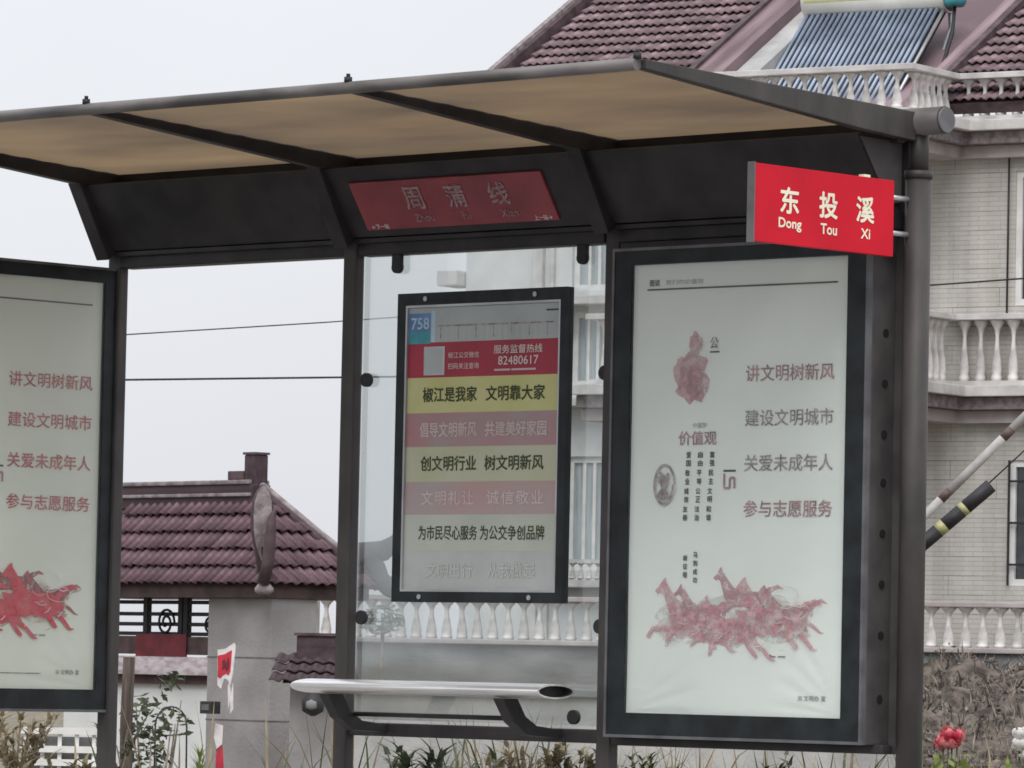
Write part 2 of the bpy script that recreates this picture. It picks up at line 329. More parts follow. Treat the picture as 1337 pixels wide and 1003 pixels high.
def brick_mat():
    mt = bpy.data.materials.new('facade_tile_cream'); mt.use_nodes = True
    t = mt.node_tree; b = t.nodes['Principled BSDF']; b.inputs['Roughness'].default_value = .6
    tc = N(t, 'ShaderNodeTexCoord'); sp = N(t, 'ShaderNodeSeparateXYZ'); cb = N(t, 'ShaderNodeCombineXYZ')
    t.links.new(tc.outputs['Object'], sp.inputs[0]); t.links.new(sp.outputs[0], cb.inputs[0]); t.links.new(sp.outputs[2], cb.inputs[1])
    br = N(t, 'ShaderNodeTexBrick'); br.inputs['Scale'].default_value = 1.0
    br.inputs['Brick Width'].default_value = 0.24; br.inputs['Row Height'].default_value = 0.0525
    br.inputs['Mortar Size'].default_value = 0.0045; br.inputs['Mortar Smooth'].default_value = 0.4; br.inputs['Bias'].default_value = -0.3
    br.inputs['Color1'].default_value = (0.46, 0.44, 0.405, 1); br.inputs['Color2'].default_value = (0.515, 0.495, 0.46, 1); br.inputs['Mortar'].default_value = (0.37, 0.35, 0.32, 1)
    b2 = N(t, 'ShaderNodeTexBrick'); b2.inputs['Scale'].default_value = 1.0; b2.offset = 0.37
    b2.inputs['Brick Width'].default_value = 0.9; b2.inputs['Row Height'].default_value = 0.21
    b2.inputs['Mortar Size'].default_value = 0.006; b2.inputs['Mortar Smooth'].default_value = 0.3
    for k in ('Color1', 'Color2'): b2.inputs[k].default_value = (1, 1, 1, 1)
    b2.inputs['Mortar'].default_value = (0.55, 0.55, 0.55, 1)
    nz = N(t, 'ShaderNodeTexNoise'); nz.inputs['Scale'].default_value = 1.3; nz.inputs['Detail'].default_value = 8
    mr = N(t, 'ShaderNodeMapRange'); mr.inputs[1].default_value = .3; mr.inputs[2].default_value = .7; mr.inputs[3].default_value = .80; mr.inputs[4].default_value = 1.15
    for x in (br, b2): t.links.new(cb.outputs[0], x.inputs['Vector'])
    mpz = N(t, 'ShaderNodeMapping'); mpz.inputs['Scale'].default_value = (2.4, 2.4, .35); t.links.new(tc.outputs['Object'], mpz.inputs[0])
    t.links.new(mpz.outputs[0], nz.inputs['Vector']); t.links.new(nz.outputs[0], mr.inputs[0])
    n3 = N(t, 'ShaderNodeTexNoise'); n3.inputs['Scale'].default_value = 1.1; t.links.new(tc.outputs['Object'], n3.inputs['Vector'])
    m3 = N(t, 'ShaderNodeMapRange'); m3.inputs[1].default_value = .4; m3.inputs[2].default_value = .6; t.links.new(n3.outputs[0], m3.inputs[0])
    mx = N(t, 'ShaderNodeMix', data_type='RGBA', blend_type='MULTIPLY')
    t.links.new(m3.outputs[0], mx.inputs[0]); t.links.new(br.outputs[0], mx.inputs[6]); t.links.new(b2.outputs[0], mx.inputs[7])
    vm = N(t, 'ShaderNodeVectorMath', operation='SCALE'); t.links.new(mx.outputs[2], vm.inputs[0]); t.links.new(mr.outputs[0], vm.inputs['Scale'])
    t.links.new(vm.outputs[0], b.inputs['Base Color'])
    bp = N(t, 'ShaderNodeBump'); bp.inputs['Strength'].default_value = .4; bp.inputs['Distance'].default_value = .01; bp.invert = True
    t.links.new(br.outputs['Fac'], bp.inputs['Height']); t.links.new(bp.outputs[0], b.inputs['Normal'])
    return mt
M['facade'] = brick_mat()

# ================================================================== ground
GZ = 0.30     # pavement top
def ground_h(x, y):
    if y < 2.0: return 0.10
    t = min(1.0, max(0.0, (y - 2.2) / 6.0)); t = t * t * (3 - 2 * t)
    return 0.26 + (-1.0 - 0.26) * t
mb = MB(); xs = [-3000, -800, -200] + [-80 + 4 * i for i in range(36)] + [200, 800, 3000]
ys = [-3000, -600, -100, -30, -4, 1.9] + [2.2 + .5 * i for i in range(14)] + [12, 20, 30, 40, 60, 100, 300, 3000]
nx = len(xs)
mb.add([(x, y, ground_h(x, y) + (0.04 * math.sin(x * 1.7 + y) if 3 < y < 60 else 0)) for y in ys for x in xs],
       [(j * nx + i, j * nx + i + 1, (j + 1) * nx + i + 1, (j + 1) * nx + i) for j in range(len(ys) - 1) for i in range(nx - 1)])
tag(mb.build('ground', M['soil']), kind='structure')
tag(MB().add([(-400, -60, .15), (400, -60, .15), (400, -2.6, .15), (-400, -2.6, .15)], [(0, 1, 2, 3)]).build('road', M['asphalt']), kind='structure')
tag(box('pavement', -400, 400, -2.45, 2.2, .0, GZ, M['pave']), kind='structure')
tag(box('kerb', -400, 400, -2.6, -2.454, .0, GZ + .004, M['concrete'], bevel=.01), kind='structure')

# ================================================================== bus shelter
D = 1.5; PW = 0.064
PY = [0.0, -0.014, 0.0, 0.06]
sh = thing('bus_shelter', 'dark metal bus shelter with tan translucent roof and grey posts', 'bus shelter', (2.25, 0, GZ))
SX, SZ = 2.25, GZ
def S(mb): mb.v = [(x - SX, y, z - SZ) for x, y, z in mb.v]; return mb
def spart(name, mb, material, bevel=0.0, parent=None): return S(mb).build(name, material, parent or sh, bevel)
for k in range(4):
    x = k * D
    y0 = PY[k]
    if k < 3:
        spart('post', MB().box(x - PW, x + .012, y0, y0 + .06, GZ, 2.84), M['post'], .012)
    else:   # round end post with a thinner neck under the rear tube
        spart('post', MB().tube([(x, y0 + .032, GZ), (x, y0 + .032, 2.97)], .052, 20), M['post'])
        spart('post_neck', MB().tube([(x, y0 + .032, 2.97), (x, y0 + .032, 3.16)], .040, 16), M['post'])
        spart('post_collar', MB().tube([(x, y0 + .032, 2.955), (x, y0 + .032, 2.985)], .056, 20), M['post'])
    spart('base_plate', MB().box(x - .13, x + .13, y0 - .08, y0 + .18, GZ, GZ + .012), M['post'], .003)
# lower beam under the fascia, lower rails
for k in range(3):
    spart('beam', MB().box(k * D + .013, (k + 1) * D - PW - .001, -.005, .085, 2.754, 2.83), M['dark'], .006)
    spart('beam_lip', MB().box(k * D + .013, (k + 1) * D - PW - .001, -.030, -.006, 2.806, 2.826), M['dark'], .003)
    spart('beam_cover', MB().box(k * D + .013, (k + 1) * D - PW - .001, -.028, .05, 2.8305, 2.868), M['dark'])
for k, (z0, z1) in ((1, (.695, .752)), (2, (.690, .728))):
    spart('lower_rail', MB().box(k * D + .013, (k + 1) * D - PW - .001, .005, .07, z0, z1), M['dark'], .008)
spart('infill_strip', MB().box(2 * D + .013, 3 * D - .07, .008, .05, 2.66, 2.753), M['dark'])
spart('side_plate', MB().box(4.399, 4.470, .088, .098, .69, 3.12), M['caseside'])
# sloping fascia: leans forward at its top
fy0, fz0, fy1, fz1 = -.034, 2.832, -.222, 3.112
fd = Vector((0, fy1 - fy0, fz1 - fz0)); FL = fd.length; fd.normalize(); fn = Vector((0, -fd.z, fd.y))     # fn: outward (towards the road)
for k in range(3):
    a = -.05 if k == 0 else k * D + .004; b = (k + 1) * D - .004 if k < 2 else 3 * D - .06
    spart('fascia_panel', MB().extr([(fy0, fz0), (fy1, fz1), (fy1 + .03, fz1 + .006), (fy0 + .03, fz0 + .006)], 'x', a, b), M['dark'])
for k in range(3):       # ribs over the posts that follow the lean of the fascia
    x = k * D - .026; w = .04
    q = [(fy0 - .035, fz0 - .045), (fy1 - .035, fz1 + .01), (fy1 + .028, fz1 + .03), (fy0 + .028, fz0 - .005)]
    spart('fascia_rib', MB().extr(q, 'x', x - w, x + w), M['dark'], .005)
spart('end_plate', MB().extr([(-.21, 3.10), (.05, 3.10), (.05, 2.86), (-.03, 2.85)], 'x', 4.441, 4.449), M['caseside'])
# roof: front tube, rear tube, tapered struts, sheets
spart('front_tube', MB().tube([(-.02, -1.597, 3.243), (4.5, -1.597, 3.243)], .024, 14), M['tube'])
spart('rear_tube', MB().tube([(-.1, .075, 3.178), (4.64, .075, 3.178)], .055, 20), M['tube'])
spart('tube_cap', MB().tube([(4.64, .075, 3.178), (4.652, .075, 3.178)], .050, 20), M['boxgrey'])
spart('rear_beam', MB().box(-.02, 4.49, -.03, .018, 3.09, 3.19), M['dark'], .005)
for k in range(4):
    x = k * D
    prof = [(-1.575, 3.226), (-1.575, 3.262), (.04, 3.214), (.04, 3.10), (-.30, 3.118)]
    spart('roof_strut', MB().extr(prof, 'x', x - .025, x + .025), M['dark'] if k < 3 else M['post'], .004)
    b = MB().tube([(x, -1.597, 3.262), (x, -1.597, 3.285)], .016, 8); b.tube([(x, -1.597, 3.285), (x, -1.597, 3.298)], .008, 8)
    spart('roof_bolt', b, M['iron'])
for k in range(3):
    x0, x1 = k * D + .027, (k + 1) * D - .027; ny, n2 = 34, 12
    mb = MB(); vs = []
    for top in (0, 1):
        for j in range(ny + 1):
            y = -1.572 + j / ny * 1.60; z = 3.252 - j / ny * .080 + .0015 * math.sin(j * 1.85) - .012 * top * -1
            for i in range(n2 + 1):
                s = i / n2; vs.append((x0 + (x1 - x0) * s, y, z - .007 * math.sin(math.pi * s) * math.sin(math.pi * j / ny)))
    n = (ny + 1) * (n2 + 1); w = n2 + 1
    fs = [(j * w + i, (j + 1) * w + i, (j + 1) * w + i + 1, j * w + i + 1) for j in range(ny) for i in range(n2)]
    mb.add(vs[:n], fs, True)
    spart('roof_sheet', mb, M['roof'])
# glass pane between second and third post with clamps
gp = spart('glass_pane', MB().box(D + .022, 2 * D - PW - .008, .028, .036, .765, 2.752), M['glass'])
def disc(x, y, z, r, th, name, material, parent):
    S(MB().tube([(x, y, z), (x, y - th, z)], r, 16)).build(name, material, parent)
for x, z in ((1.565, 2.22), (1.565, 1.20), (2.935, 2.22), (2.935, 1.175), (2.80, .80)):
    disc(x, .027, z, .030, .02, 'clamp', M['iron'], gp)
for x in (1.735, 2.80):
    S(MB().box(x - .024, x + .024, .004, .027, 2.70, 2.7535)).build('clamp', M['iron'], gp)
    disc(x, .027, 2.70, .027, .022, 'clamp', M['iron'], gp)
# station name panel set into the fascia
npn = None
o0 = Vector((0, fy0, fz0)) + fn * .012
def fpt(x, s, off=0.0): p = Vector((x, fy0, fz0)) + fd * s + fn * off; return p
mb = MB(); x0, x1, s0, s1 = 1.63, 2.735, .035, .265
vs = [fpt(x0, s0), fpt(x1, s0), fpt(x1, s1), fpt(x0, s1), fpt(x0, s0, .010), fpt(x1, s0, .010), fpt(x1, s1, .010), fpt(x0, s1, .010)]
mb.add(vs, [(0, 3, 2, 1), (4, 5, 6, 7), (0, 1, 5, 4), (1, 2, 6, 5), (2, 3, 7, 6), (3, 0, 4, 7)])
npn = spart('name_panel', mb, M['nameplate']); npn['label'] = 'dim dark red station name panel in the fascia'
org = fpt(0, 0, .0125) - Vector((SX, 0, SZ)); ex = Vector((1, 0, 0))
for i, (c, p) in enumerate((('周', 'Zhou'), ('蒲', 'Pu'), ('线', 'Xian'))):
    cx = 1.97 + .245 * i
    text_mesh(c, cx, .178, .105, .105, org, ex, fd, M['namewhite'], npn, bold=.02)
    text_mesh(p, cx + .02, .083, None, .036, org, ex, fd, M['namewhite'], npn, bold=.01)
text_mesh('←下一站', 1.715, .052, None, .024, org, ex, fd, M['namebright'], npn, bold=.015)
text_mesh('上一站→', 2.655, .052, None, .024, org, ex, fd, M['namebright'], npn, bold=.015)

# ================================================================== bench
bench = thing('bench', 'polished steel tube bench in front of the glass pane of the shelter', 'bench', (2.25, -.3, GZ))
def bpart(name, mb, material, bevel=0): mb.v = [(x - 2.25, y + .3, z - GZ) for x, y, z in mb.v]; return mb.build(name, material, bench, bevel)
def oval(x, sy, sz, n=24, cy=-.30, cz=.905): return [(x, cy + sy * math.cos(2 * math.pi * k / n), cz + sz * math.sin(2 * math.pi * k / n)) for k in range(n)]
mb = MB(); rings = [oval(x, .112 * f, .030 * f) for x, f in ((1.545, .70), (1.56, .9), (1.585, 1), (2.985, 1))]
vs = [v for r in rings for v in r]; n = 24
mb.add(vs, [(i * n + k, i * n + (k + 1) % n, (i + 1) * n + (k + 1) % n, (i + 1) * n + k) for i in range(3) for k in range(n)], True)
mb.add(rings[0], [tuple(range(n))])
bpart('seat_tube', mb, M['steel'])
mb = MB(); r1 = oval(2.985, .112, .030); r2 = oval(2.93, .102, .0235); r3 = oval(2.985, .102, .0235)
mb.add(r1 + r3, [(k, (k + 1) % n, n + (k + 1) % n, n + k) for k in range(n)])
bpart('seat_rim', mb, M['steel'])
mb = MB(); mb.add(r3 + r2, [(k, (k + 1) % n, n + (k + 1) % n, n + k) for k in range(n)]); mb.add(r2, [tuple(range(n))])
bpart('seat_end', mb, M['caseside'])
for x in (1.72, 2.72):
    pr = [(-.36, .872), (-.27, .872), (-.22, .80), (-.15, .762), (-.05, .752), (.03, .752), (.03, .715), (-.06, .715), (-.20, .722), (-.29, .775)]
    bpart('bracket', MB().extr(pr, 'x', x - .03, x + .03), M['dark'], .004)
bpart('tie_rod', MB().tube([(1.75, -.2, .79), (2.70, -.2, .79)], .010, 8), M['dark'])

# ================================================================== station flag sign
fs_ = thing('stop_sign', 'bright red stop sign with white characters sticking out from the right-hand post', 'sign', (4.485, -.48, 2.60))
def fpart(name, mb, material, bevel=0): mb.v = [(x - 4.485, y + .48, z - 2.60) for x, y, z in mb.v]; return mb.build(name, material, fs_, bevel)
fpart('panel', MB().box(4.474, 4.50, -.908, -.060, 2.636, 2.935), M['signred'], .002)
fpart('edge_strip', MB().box(4.468, 4.503, -.914, -.9085, 2.632, 2.939), M['boxgrey'])
for z in (2.73, 2.87):
    fpart('bracket', MB().tube([(4.487, -.059, z), (4.487, .06, z)], .011, 8), M['alu'])
fpart('hook', MB().box(4.474, 4.50, -.25, -.21, 2.9352, 2.945), M['signwhite'])
org = Vector((4.5016 - 4.485, .48, -2.60)); EY = Vector((0, 1, 0)); EZ = Vector((0, 0, 1))
for c, p, y in (('东', 'Dong', -.700), ('投', 'Tou', -.466), ('溪', 'Xi', -.240)):
    text_mesh(c, y, 2.806, .108, .098, org, EY, EZ, M['signwhite'], fs_, bold=.028)
    text_mesh(p, y + .004, 2.713, {'Dong': .135, 'Tou': .098, 'Xi': .055}[p], {'Dong': .048, 'Tou': .040, 'Xi': .038}[p], org, EY, EZ, M['signwhite'], fs_, bold=.03)

# ================================================================== light boxes with posters
HORSE = [(0, .80), (.05, .87), (.10, .96), (.13, .99), (.14, .92), (.20, .84), (.27, .72), (.36, .60), (.50, .55), (.66, .58), (.75, .53), (.85, .66), (1.0, .70), (1.1, .62), (.98, .62), (.88, .54), (.80, .44),
         (.78, .36), (.80, .28), (.89, .20), (.99, .06), (1.04, .03), (1.0, 0), (.95, .03), (.85, .15), (.74, .23), (.68, .32), (.71, .2), (.80, .08), (.79, .04), (.75, .06), (.66, .17), (.60, .31), (.46, .33),
         (.33, .32), (.22, .22), (.19, .08), (.15, .07), (.16, .24), (.22, .32), (.12, .27), (.0, .29), (-.06, .19), (-.10, .20), (-.03, .34), (.12, .35), (.20, .40), (.18, .50), (.15, .62), (.12, .74), (.08, .78), (.03, .76)]
def horse(ox, oz, sx, sz, jit=0.0, rnd=random.Random(3)):
    return [(ox + (a + rnd.uniform(-jit, jit)) * sx, oz + (b + rnd.uniform(-jit, jit)) * sz) for a, b in HORSE]
def blob(cx, cz, rx, rz, n=18, j=.25, rnd=random.Random(5)):
    return [(cx + rx * (1 + rnd.uniform(-j, j)) * math.cos(2 * math.pi * k / n), cz + rz * (1 + rnd.uniform(-j, j)) * math.sin(2 * math.pi * k / n)) for k in range(n)]
def ring(cx, cz, rx, rz, w, n=24): # thin outline as quads
    out = []
    for k in range(n):
        a, b = 2 * math.pi * k / n, 2 * math.pi * (k + 1) / n
        out.append([(cx + rx * math.cos(a), cz + rz * math.sin(a)), (cx + rx * math.cos(b), cz + rz * math.sin(b)),
                    (cx + (rx - w) * math.cos(b), cz + (rz - w) * math.sin(b)), (cx + (rx - w) * math.cos(a), cz + (rz - w) * math.sin(a))])
    return out
def stroke(pts, w):
    out = []
    for (a, b), (c, d) in zip(pts[:-1], pts[1:]):
        l = math.hypot(c - a, d - b) or 1; nx_, nz_ = -(d - b) / l * w / 2, (c - a) / l * w / 2
        out.append([(a + nx_, b + nz_), (a - nx_, b - nz_), (c - nx_, d - nz_), (c + nx_, d + nz_)])
    return out

def light_box(label, loc, rotz, fresh):
    """local frame: x along the poster (0..1.315), -y towards the viewer, z up from the box bottom"""
    lb = thing('light_box', label, 'light box', loc, rotz)
    Wd, Ht = 1.345, 1.995; Pw, Ph = 1.135, 1.826; px0, pz0 = (Wd - Pw) / 2 - .003, .100
    DEP = .19
    MB().box(0, Wd, .0, DEP, 0, Ht).build('case', M['caseside'], lb, .006)
    fr = MB(); 
    fr.box(.012, px0, -.024, -.0005, .012, Ht - .012).box(px0 + Pw, Wd - .012, -.024, -.0005, .012, Ht - .012)
    fr.box(px0, px0 + Pw, -.024, -.0005, .012, pz0).box(px0, px0 + Pw, -.024, -.0005, pz0 + Ph, Ht - .012)
    fr.build('door_mask', M['black'], lb)
    tr = MB(); t = .012
    tr.box(0, t, -.028, -.0005, 0, Ht).box(Wd - t, Wd, -.028, -.0005, 0, Ht).box(t, Wd - t, -.028, -.0005, 0, t).box(t, Wd - t, -.028, -.0005, Ht - t, Ht)
    tr.build('door_trim', M['boxgrey'], lb)
    for i, z in enumerate((.18, .43, .63, .83, 1.03, 1.22, 1.42, 1.62)):
        MB().tube([(Wd + .0006, .085, z), (Wd + .004, .085, z)], .017, 12).build('lock_hole', M['hole'], lb)
    pm_ = MB(); ni, nj = 60, 90; vs_ = []
    for j in range(nj + 1):
        for i in range(ni + 1):
            a_, b_ = i / ni * Pw, (j / nj) ** 1.3 * Ph; dd = 0.0
            for cx_ in (0.0, Pw):
                dx_, dz_ = abs(a_ - cx_), b_; rr2 = math.hypot(dx_, dz_); th_ = math.atan2(dz_, dx_ + 1e-6)
                if .01 < rr2 < .42: dd += (.5 + .5 * math.sin(th_ * 24 + cx_ * 3 + rr2 * 4)) ** 3 * .0042 * math.sin(math.pi * rr2 / .42) * (1.0 if th_ < 1.0 else .35)
            dd += .0010 * (1 + math.sin(a_ * 9 + b_ * 3) * math.sin(b_ * 5 + 1))
            vs_.append((px0 + .001 + a_ * (Pw - .002) / Pw, -.006 + min(dd, .0046), pz0 + .001 + b_ * (Ph - .002) / Ph))
    pm_.add(vs_, [(j * (ni + 1) + i, j * (ni + 1) + i + 1, (j + 1) * (ni + 1) + i + 1, (j + 1) * (ni + 1) + i) for j in range(nj) for i in range(ni)], True)
    po = pm_.build('poster', M['poster'] if fresh == 0 else M['posterL'], lb)
    MB().box(px0, px0 + Pw, -.020, -.016, pz0, pz0 + Ph).build('cover_pane', M['acrylic'], lb)
    og = Vector((px0, -.0075, pz0)); ex, ez = Vector((1, 0, 0)), Vector((0, 0, 1))
    Z = lambda f: Ph * (1 - f)
    def T(s, cx, f, w, h, mt, bold=.02): return text_mesh(s, cx * Pw, Z(f), w, h, og, ex, ez, mt, po, bold=bold)
    ink1 = M['inkfade'] if fresh == 0 else M['inkred']
    for s, f in (('讲文明树新风', .250), ('建设文明城市', .348), ('关爱未成年人', .447), ('参与志愿服务', .547)):
        T(s, .735, f, .455 if fresh == 0 else .50, .066, M['inkgrey'] if fresh == 0 and s[0] in '建关' else ink1, .012)
    flat(stroke([(.065 * Pw, Z(.057)), (.945 * Pw, Z(.057))], .007), og, ex, ez, 'rule', M['ink'], po)
    T('图说', .10, .042, None, .026, M['ink'], .02); T('我们的价值观', .24, .042, .20, .020, M['inkgrey'], .0)
    main, dark = (M['pink'], M['pinkdark']) if fresh == 0 else (M['redprint'], M['reddark'])
    # paper-cut figure, seal, value words
    cx = .285 * Pw
    fig = [blob(cx, Z(.275), .085, .065), blob(cx + .005, Z(.235), .075, .07), blob(cx + .01, Z(.185), .030, .05), blob(cx - .065, Z(.245), .03, .06)]
    flat(fig, og, ex, ez, 'papercut_print', main, po)
    flat([blob(cx + .01, Z(.265), .045, .06), blob(cx + .03, Z(.29), .03, .03), blob(cx - .05, Z(.245), .012, .03), blob(cx + .045, Z(.18), .008, .025)],
         og + Vector((0, -.0018, 0)), ex, ez, 'papercut_detail', dark, po)
    T('公', .385, .180, .042, .046, M['inkgrey'], .02)
    flat(stroke([(.365 * Pw, Z(.2)), (.41 * Pw, Z(.2))], .006), og, ex, ez, 'underline', M['ink'], po)
    T('中国梦', .325, .362, .075, .022, M['inkgrey'], .0); T('价值观', .315, .390, .20, .055, M['inkfade'], .02)
    for c, col_ in ((.385, '富强民主文明和谐'), (.33, '自由平等公正法治'), (.275, '爱国敬业诚信友善')):
        for i in range(4):
            for j in range(2):
                T(col_[2 * i + j], c - .004 * i, .427 + i * .040 + j * .0185, .024, .024, M['ink'], .03)
    so_ = (.165 * Pw, Z(.492))
    flat(ring(so_[0], so_[1], .058, .085, .012) + stroke([(so_[0] - .03, so_[1] - .05), (so_[0] + .02, so_[1] + .01), (so_[0] - .02, so_[1] + .05)], .014)
         + stroke([(so_[0] + .03, so_[1] - .055), (so_[0] - .01, so_[1]), (so_[0] + .03, so_[1] + .045)], .014) + [blob(so_[0], so_[1] - .045, .022, .016), blob(so_[0] - .01, so_[1] + .02, .02, .018)],
         og, ex, ez, 'seal_print', M['inkgrey'], po)
    sq = (.465 * Pw, Z(.485))
    flat(stroke([(sq[0] - .03, sq[1] + .04), (sq[0] + .035, sq[1] + .04)], .008), og, ex, ez, 'stamp_rule', M['ink'], po)
    flat(stroke([(sq[0] - .025, sq[1] + .03), (sq[0] - .025, sq[1] - .03), (sq[0] + .005, sq[1] - .03), (sq[0] + .005, sq[1] + .01), (sq[0] + .03, sq[1] + .012), (sq[0] + .03, sq[1] - .03)], .011), og, ex, ez, 'stamp_print', M['inkfade'], po)
    for c, s, f0 in ((.315, '马到成功', .648), (.268, '新征程', .655)):
        for i, ch in enumerate(s): T(ch, c, f0 + i * .0185, .022, .022, M['ink'], .03)
    # galloping herd in paper-cut style
    hz = Z(.875)
    rr = random.Random(11)
    far = [horse(.40 * Pw, hz + .13, .34, .24, .012, rr), horse(.60 * Pw, hz + .10, .34, .20, .012, rr), horse(.22 * Pw, hz + .09, .3, .21, .012, rr)]
    near = [horse(.13 * Pw, hz + .02, .42, .31, .012, rr), horse(.33 * Pw, hz - .01, .40, .27, .012, rr), horse(.50 * Pw, hz + .03, .42, .30, .012, rr)]
    body = [blob(.30 * Pw, hz + .13, .12, .055, rnd=rr), blob(.45 * Pw, hz + .11, .13, .06, rnd=rr), blob(.6 * Pw, hz + .15, .13, .06, rnd=rr), blob(.72 * Pw, hz + .13, .11, .045, rnd=rr)]
    wash = [blob(.27 * Pw, hz + .14, .17, .085, 20, .2, rr), blob(.50 * Pw, hz + .16, .22, .11, 20, .2, rr), blob(.72 * Pw, hz + .15, .17, .09, 20, .2, rr)]
    flat(wash, og + Vector((0, .0008, 0)), ex, ez, 'wash_print', M['wash'] if fresh == 0 else M['washL'], po)
    flat(far, og, ex, ez, 'far_horse_print', dark, po)
    flat(body + near, og + Vector((0, -.0016, 0)), ex, ez, 'horse_print', main, po)
    det = []
    for k in range(46):
        a = rr.uniform(.16, .86) * Pw; b = hz + rr.uniform(.03, .24); l = rr.uniform(.02, .06); an = rr.uniform(-.3, .5)
        det += stroke([(a, b), (a + l * .5 * math.cos(an), b + l * .5 * math.sin(an)), (a + l * math.cos(an + .25), b + l * math.sin(an + .2))], rr.uniform(.002, .005))
    flat(det[:50], og + Vector((0, -.0058, 0)), ex, ez, 'mane_print', dark, po)['kind'] = 'stuff'
    flat(det[50:], og + Vector((0, -.0058, 0)), ex, ez, 'harness_print', M['paleline'], po)['kind'] = 'stuff'
    outl = []
    for k in range(3): outl += ring((.70 + .045 * k) * Pw, hz + .22 + .03 * math.sin(k * 2.1), .05 + .012 * (k % 3), .035 + .01 * (k % 2), .0025, 20)
    flat(outl, og, ex, ez, 'cloud_print', M['paleline'], po)
    T('●▬  ▬▬', .70, .868, .085, .010, M['ink'], .0)
    if fresh: flat(stroke([(.05 * Pw, Z(.962)), (.72 * Pw, Z(.962))], .005), og, ex, ez, 'rule', M['inkgrey'], po)
    T('▣ 文明办 宣', .86, .958, .14, .022, M['ink'], .0)
    return lb
light_box('black light box with faded pale poster beneath the red stop sign', (3.052, -.055, .725), 0, 0)
light_box('black light box at the left end with a bright red horse poster', (-.03, -1.30, .760), R(90), 1)

# ================================================================== route board on the glass
rb = thing('route_board', 'black framed board with red, yellow and pink text bands on the glass', 'notice board', (2.272, .02, 1.265))
def RB(mb): mb.v = [(x - 2.272, y - .02, z - 1.265) for x, y, z in mb.v]; return mb
BX0, BX1, BZ0, BZ1 = 1.785, 2.760, 1.268, 2.580; QX0, QX1, QZ0, QZ1 = 1.832, 2.722, 1.312, 2.528
RB(MB().box(BX0, BX1, -.012, .012, BZ0, BZ1)).build('backing', M['black'], rb, .002)
fr = MB(); fr.box(BX0, QX0, -.030, -.0125, BZ0, BZ1).box(QX1, BX1, -.030, -.0125, BZ0, BZ1).box(QX0, QX1, -.030, -.0125, BZ0, QZ0).box(QX0, QX1, -.030, -.0125, QZ1, BZ1)
RB(fr).build('frame', M['black'], rb)
tr = MB(); t = .010
tr.box(QX0, QX0 + t, -.0285, -.013, QZ0, QZ1).box(QX1 - t, QX1, -.0285, -.013, QZ0, QZ1).box(QX0 + t, QX1 - t, -.0285, -.013, QZ0, QZ0 + t).box(QX0 + t, QX1 - t, -.0285, -.013, QZ1 - t, QZ1)
RB(tr).build('inner_trim', M['alu'], rb)
for x in (1.95, 2.58):
    for z in (BZ0 + .022, BZ1 - .026): RB(MB().tube([(x, -.031, z), (x, -.036, z)], .011, 10)).build('screw', M['alu'], rb)
QH = QZ1 - QZ0; QW = QX1 - QX0
sheet = RB(MB().box(QX0 + t, QX1 - t, -.0165, -.0135, QZ0 + t, QZ1 - t)).build('sheet', M['b_gry'], rb)
def band(f0, f1, mt, x0=None, x1=None, lift=0.0, name='band'):
    a = QX0 + t if x0 is None else QX0 + x0 * QW; b = QX1 - t if x1 is None else QX0 + x1 * QW
    yy = -.0172 - lift
    return RB(MB().add([(a, yy, QZ1 - f1 * QH), (b, yy, QZ1 - f1 * QH), (b, yy, QZ1 - f0 * QH), (a, yy, QZ1 - f0 * QH)], [(0, 1, 2, 3)])).build(name, mt, sheet)
band(.009, .131, M['b_head']); band(.131, .254, M['b_red']); band(.254, .3775, M['b_yel']); band(.3775, .496, M['b_pnk'])
band(.496, .6175, M['b_yel2']); band(.6175, .7325, M['b_pnk2']); band(.7325, .860, M['b_grn'])
band(.028, .095, M['b_blue'], .013, .155, .0004, 'number_block'); band(.095, .135, M['b_teal'], .013, .155, .0004, 'teal_block'); band(.02, .131, M['b_pale'], .16, .185, .0004, 'pale_strip')
band(.072, .077, M['inkgrey'], .20, .95, .0006, 'table_rule')
for i in range(19): band(.08, .118 + .006 * (i % 3), M['paper'] if i % 3 else M['inkgrey'], .22 + i * .038, .226 + i * .038, .0006, 'table_column')
band(.030, .036, M['ink'], .90, .985, .0006, 'header_rule')
band(.146, .246, M['alu'], .115, .250, .0005, 'code_frame'); band(.152, .240, M['b_head'], .127, .238, .0009, 'code_panel')
rorg = Vector((-2.272, -.0186 - .02, -1.265)); ex, ez = Vector((1, 0, 0)), Vector((0, 0, 1))
def BT(s, u0, u1, f, h, mt, bold=.02, spacing=1.0):
    w = (u1 - u0) * QW if u1 else None
    return text_mesh(s, QX0 + ((u0 + u1) / 2 if u1 else u0) * QW, QZ1 - f * QH, w, h, rorg, ex, ez, mt, sheet, bold=bold, spacing=spacing)
BT('758', .03, .145, .064, .048, M['b_pale'], .02)
BT('椒江公交微信', .275, .475, .178, .026, M['b_wht'], .0); BT('扫码关注查询', .275, .475, .216, .026, M['b_wht'], .0)
BT('服务监督热线', .570, .880, .163, .036, M['b_wht'], .01); BT('82480617', .600, .855, .202, .036, M['b_wht'], .01); BT('▬▬▬▬ ▬▬▬▬▬▬', .575, .84, .234, .008, M['b_wht2'], .0)
BT('椒江是我家', .115, .465, .314, .062, M['b_txt'], .022); BT('文明靠大家', .525, .900, .314, .062, M['b_txt'], .022)
BT('倡导文明新风', .10, .470, .4365, .062, M['b_wht2'], .018); BT('共建美好家园', .525, .915, .4365, .062, M['b_wht2'], .018)
BT('创文明行业', .11, .470, .554, .062, M['b_txt'], .020); BT('树文明新风', .525, .900, .554, .062, M['b_txt'], .020)
BT('文明礼让', .12, .460, .674, .060, M['b_wht2'], .012, 1.2); BT('诚信敬业', .545, .905, .674, .060, M['b_wht2'], .012, 1.2)
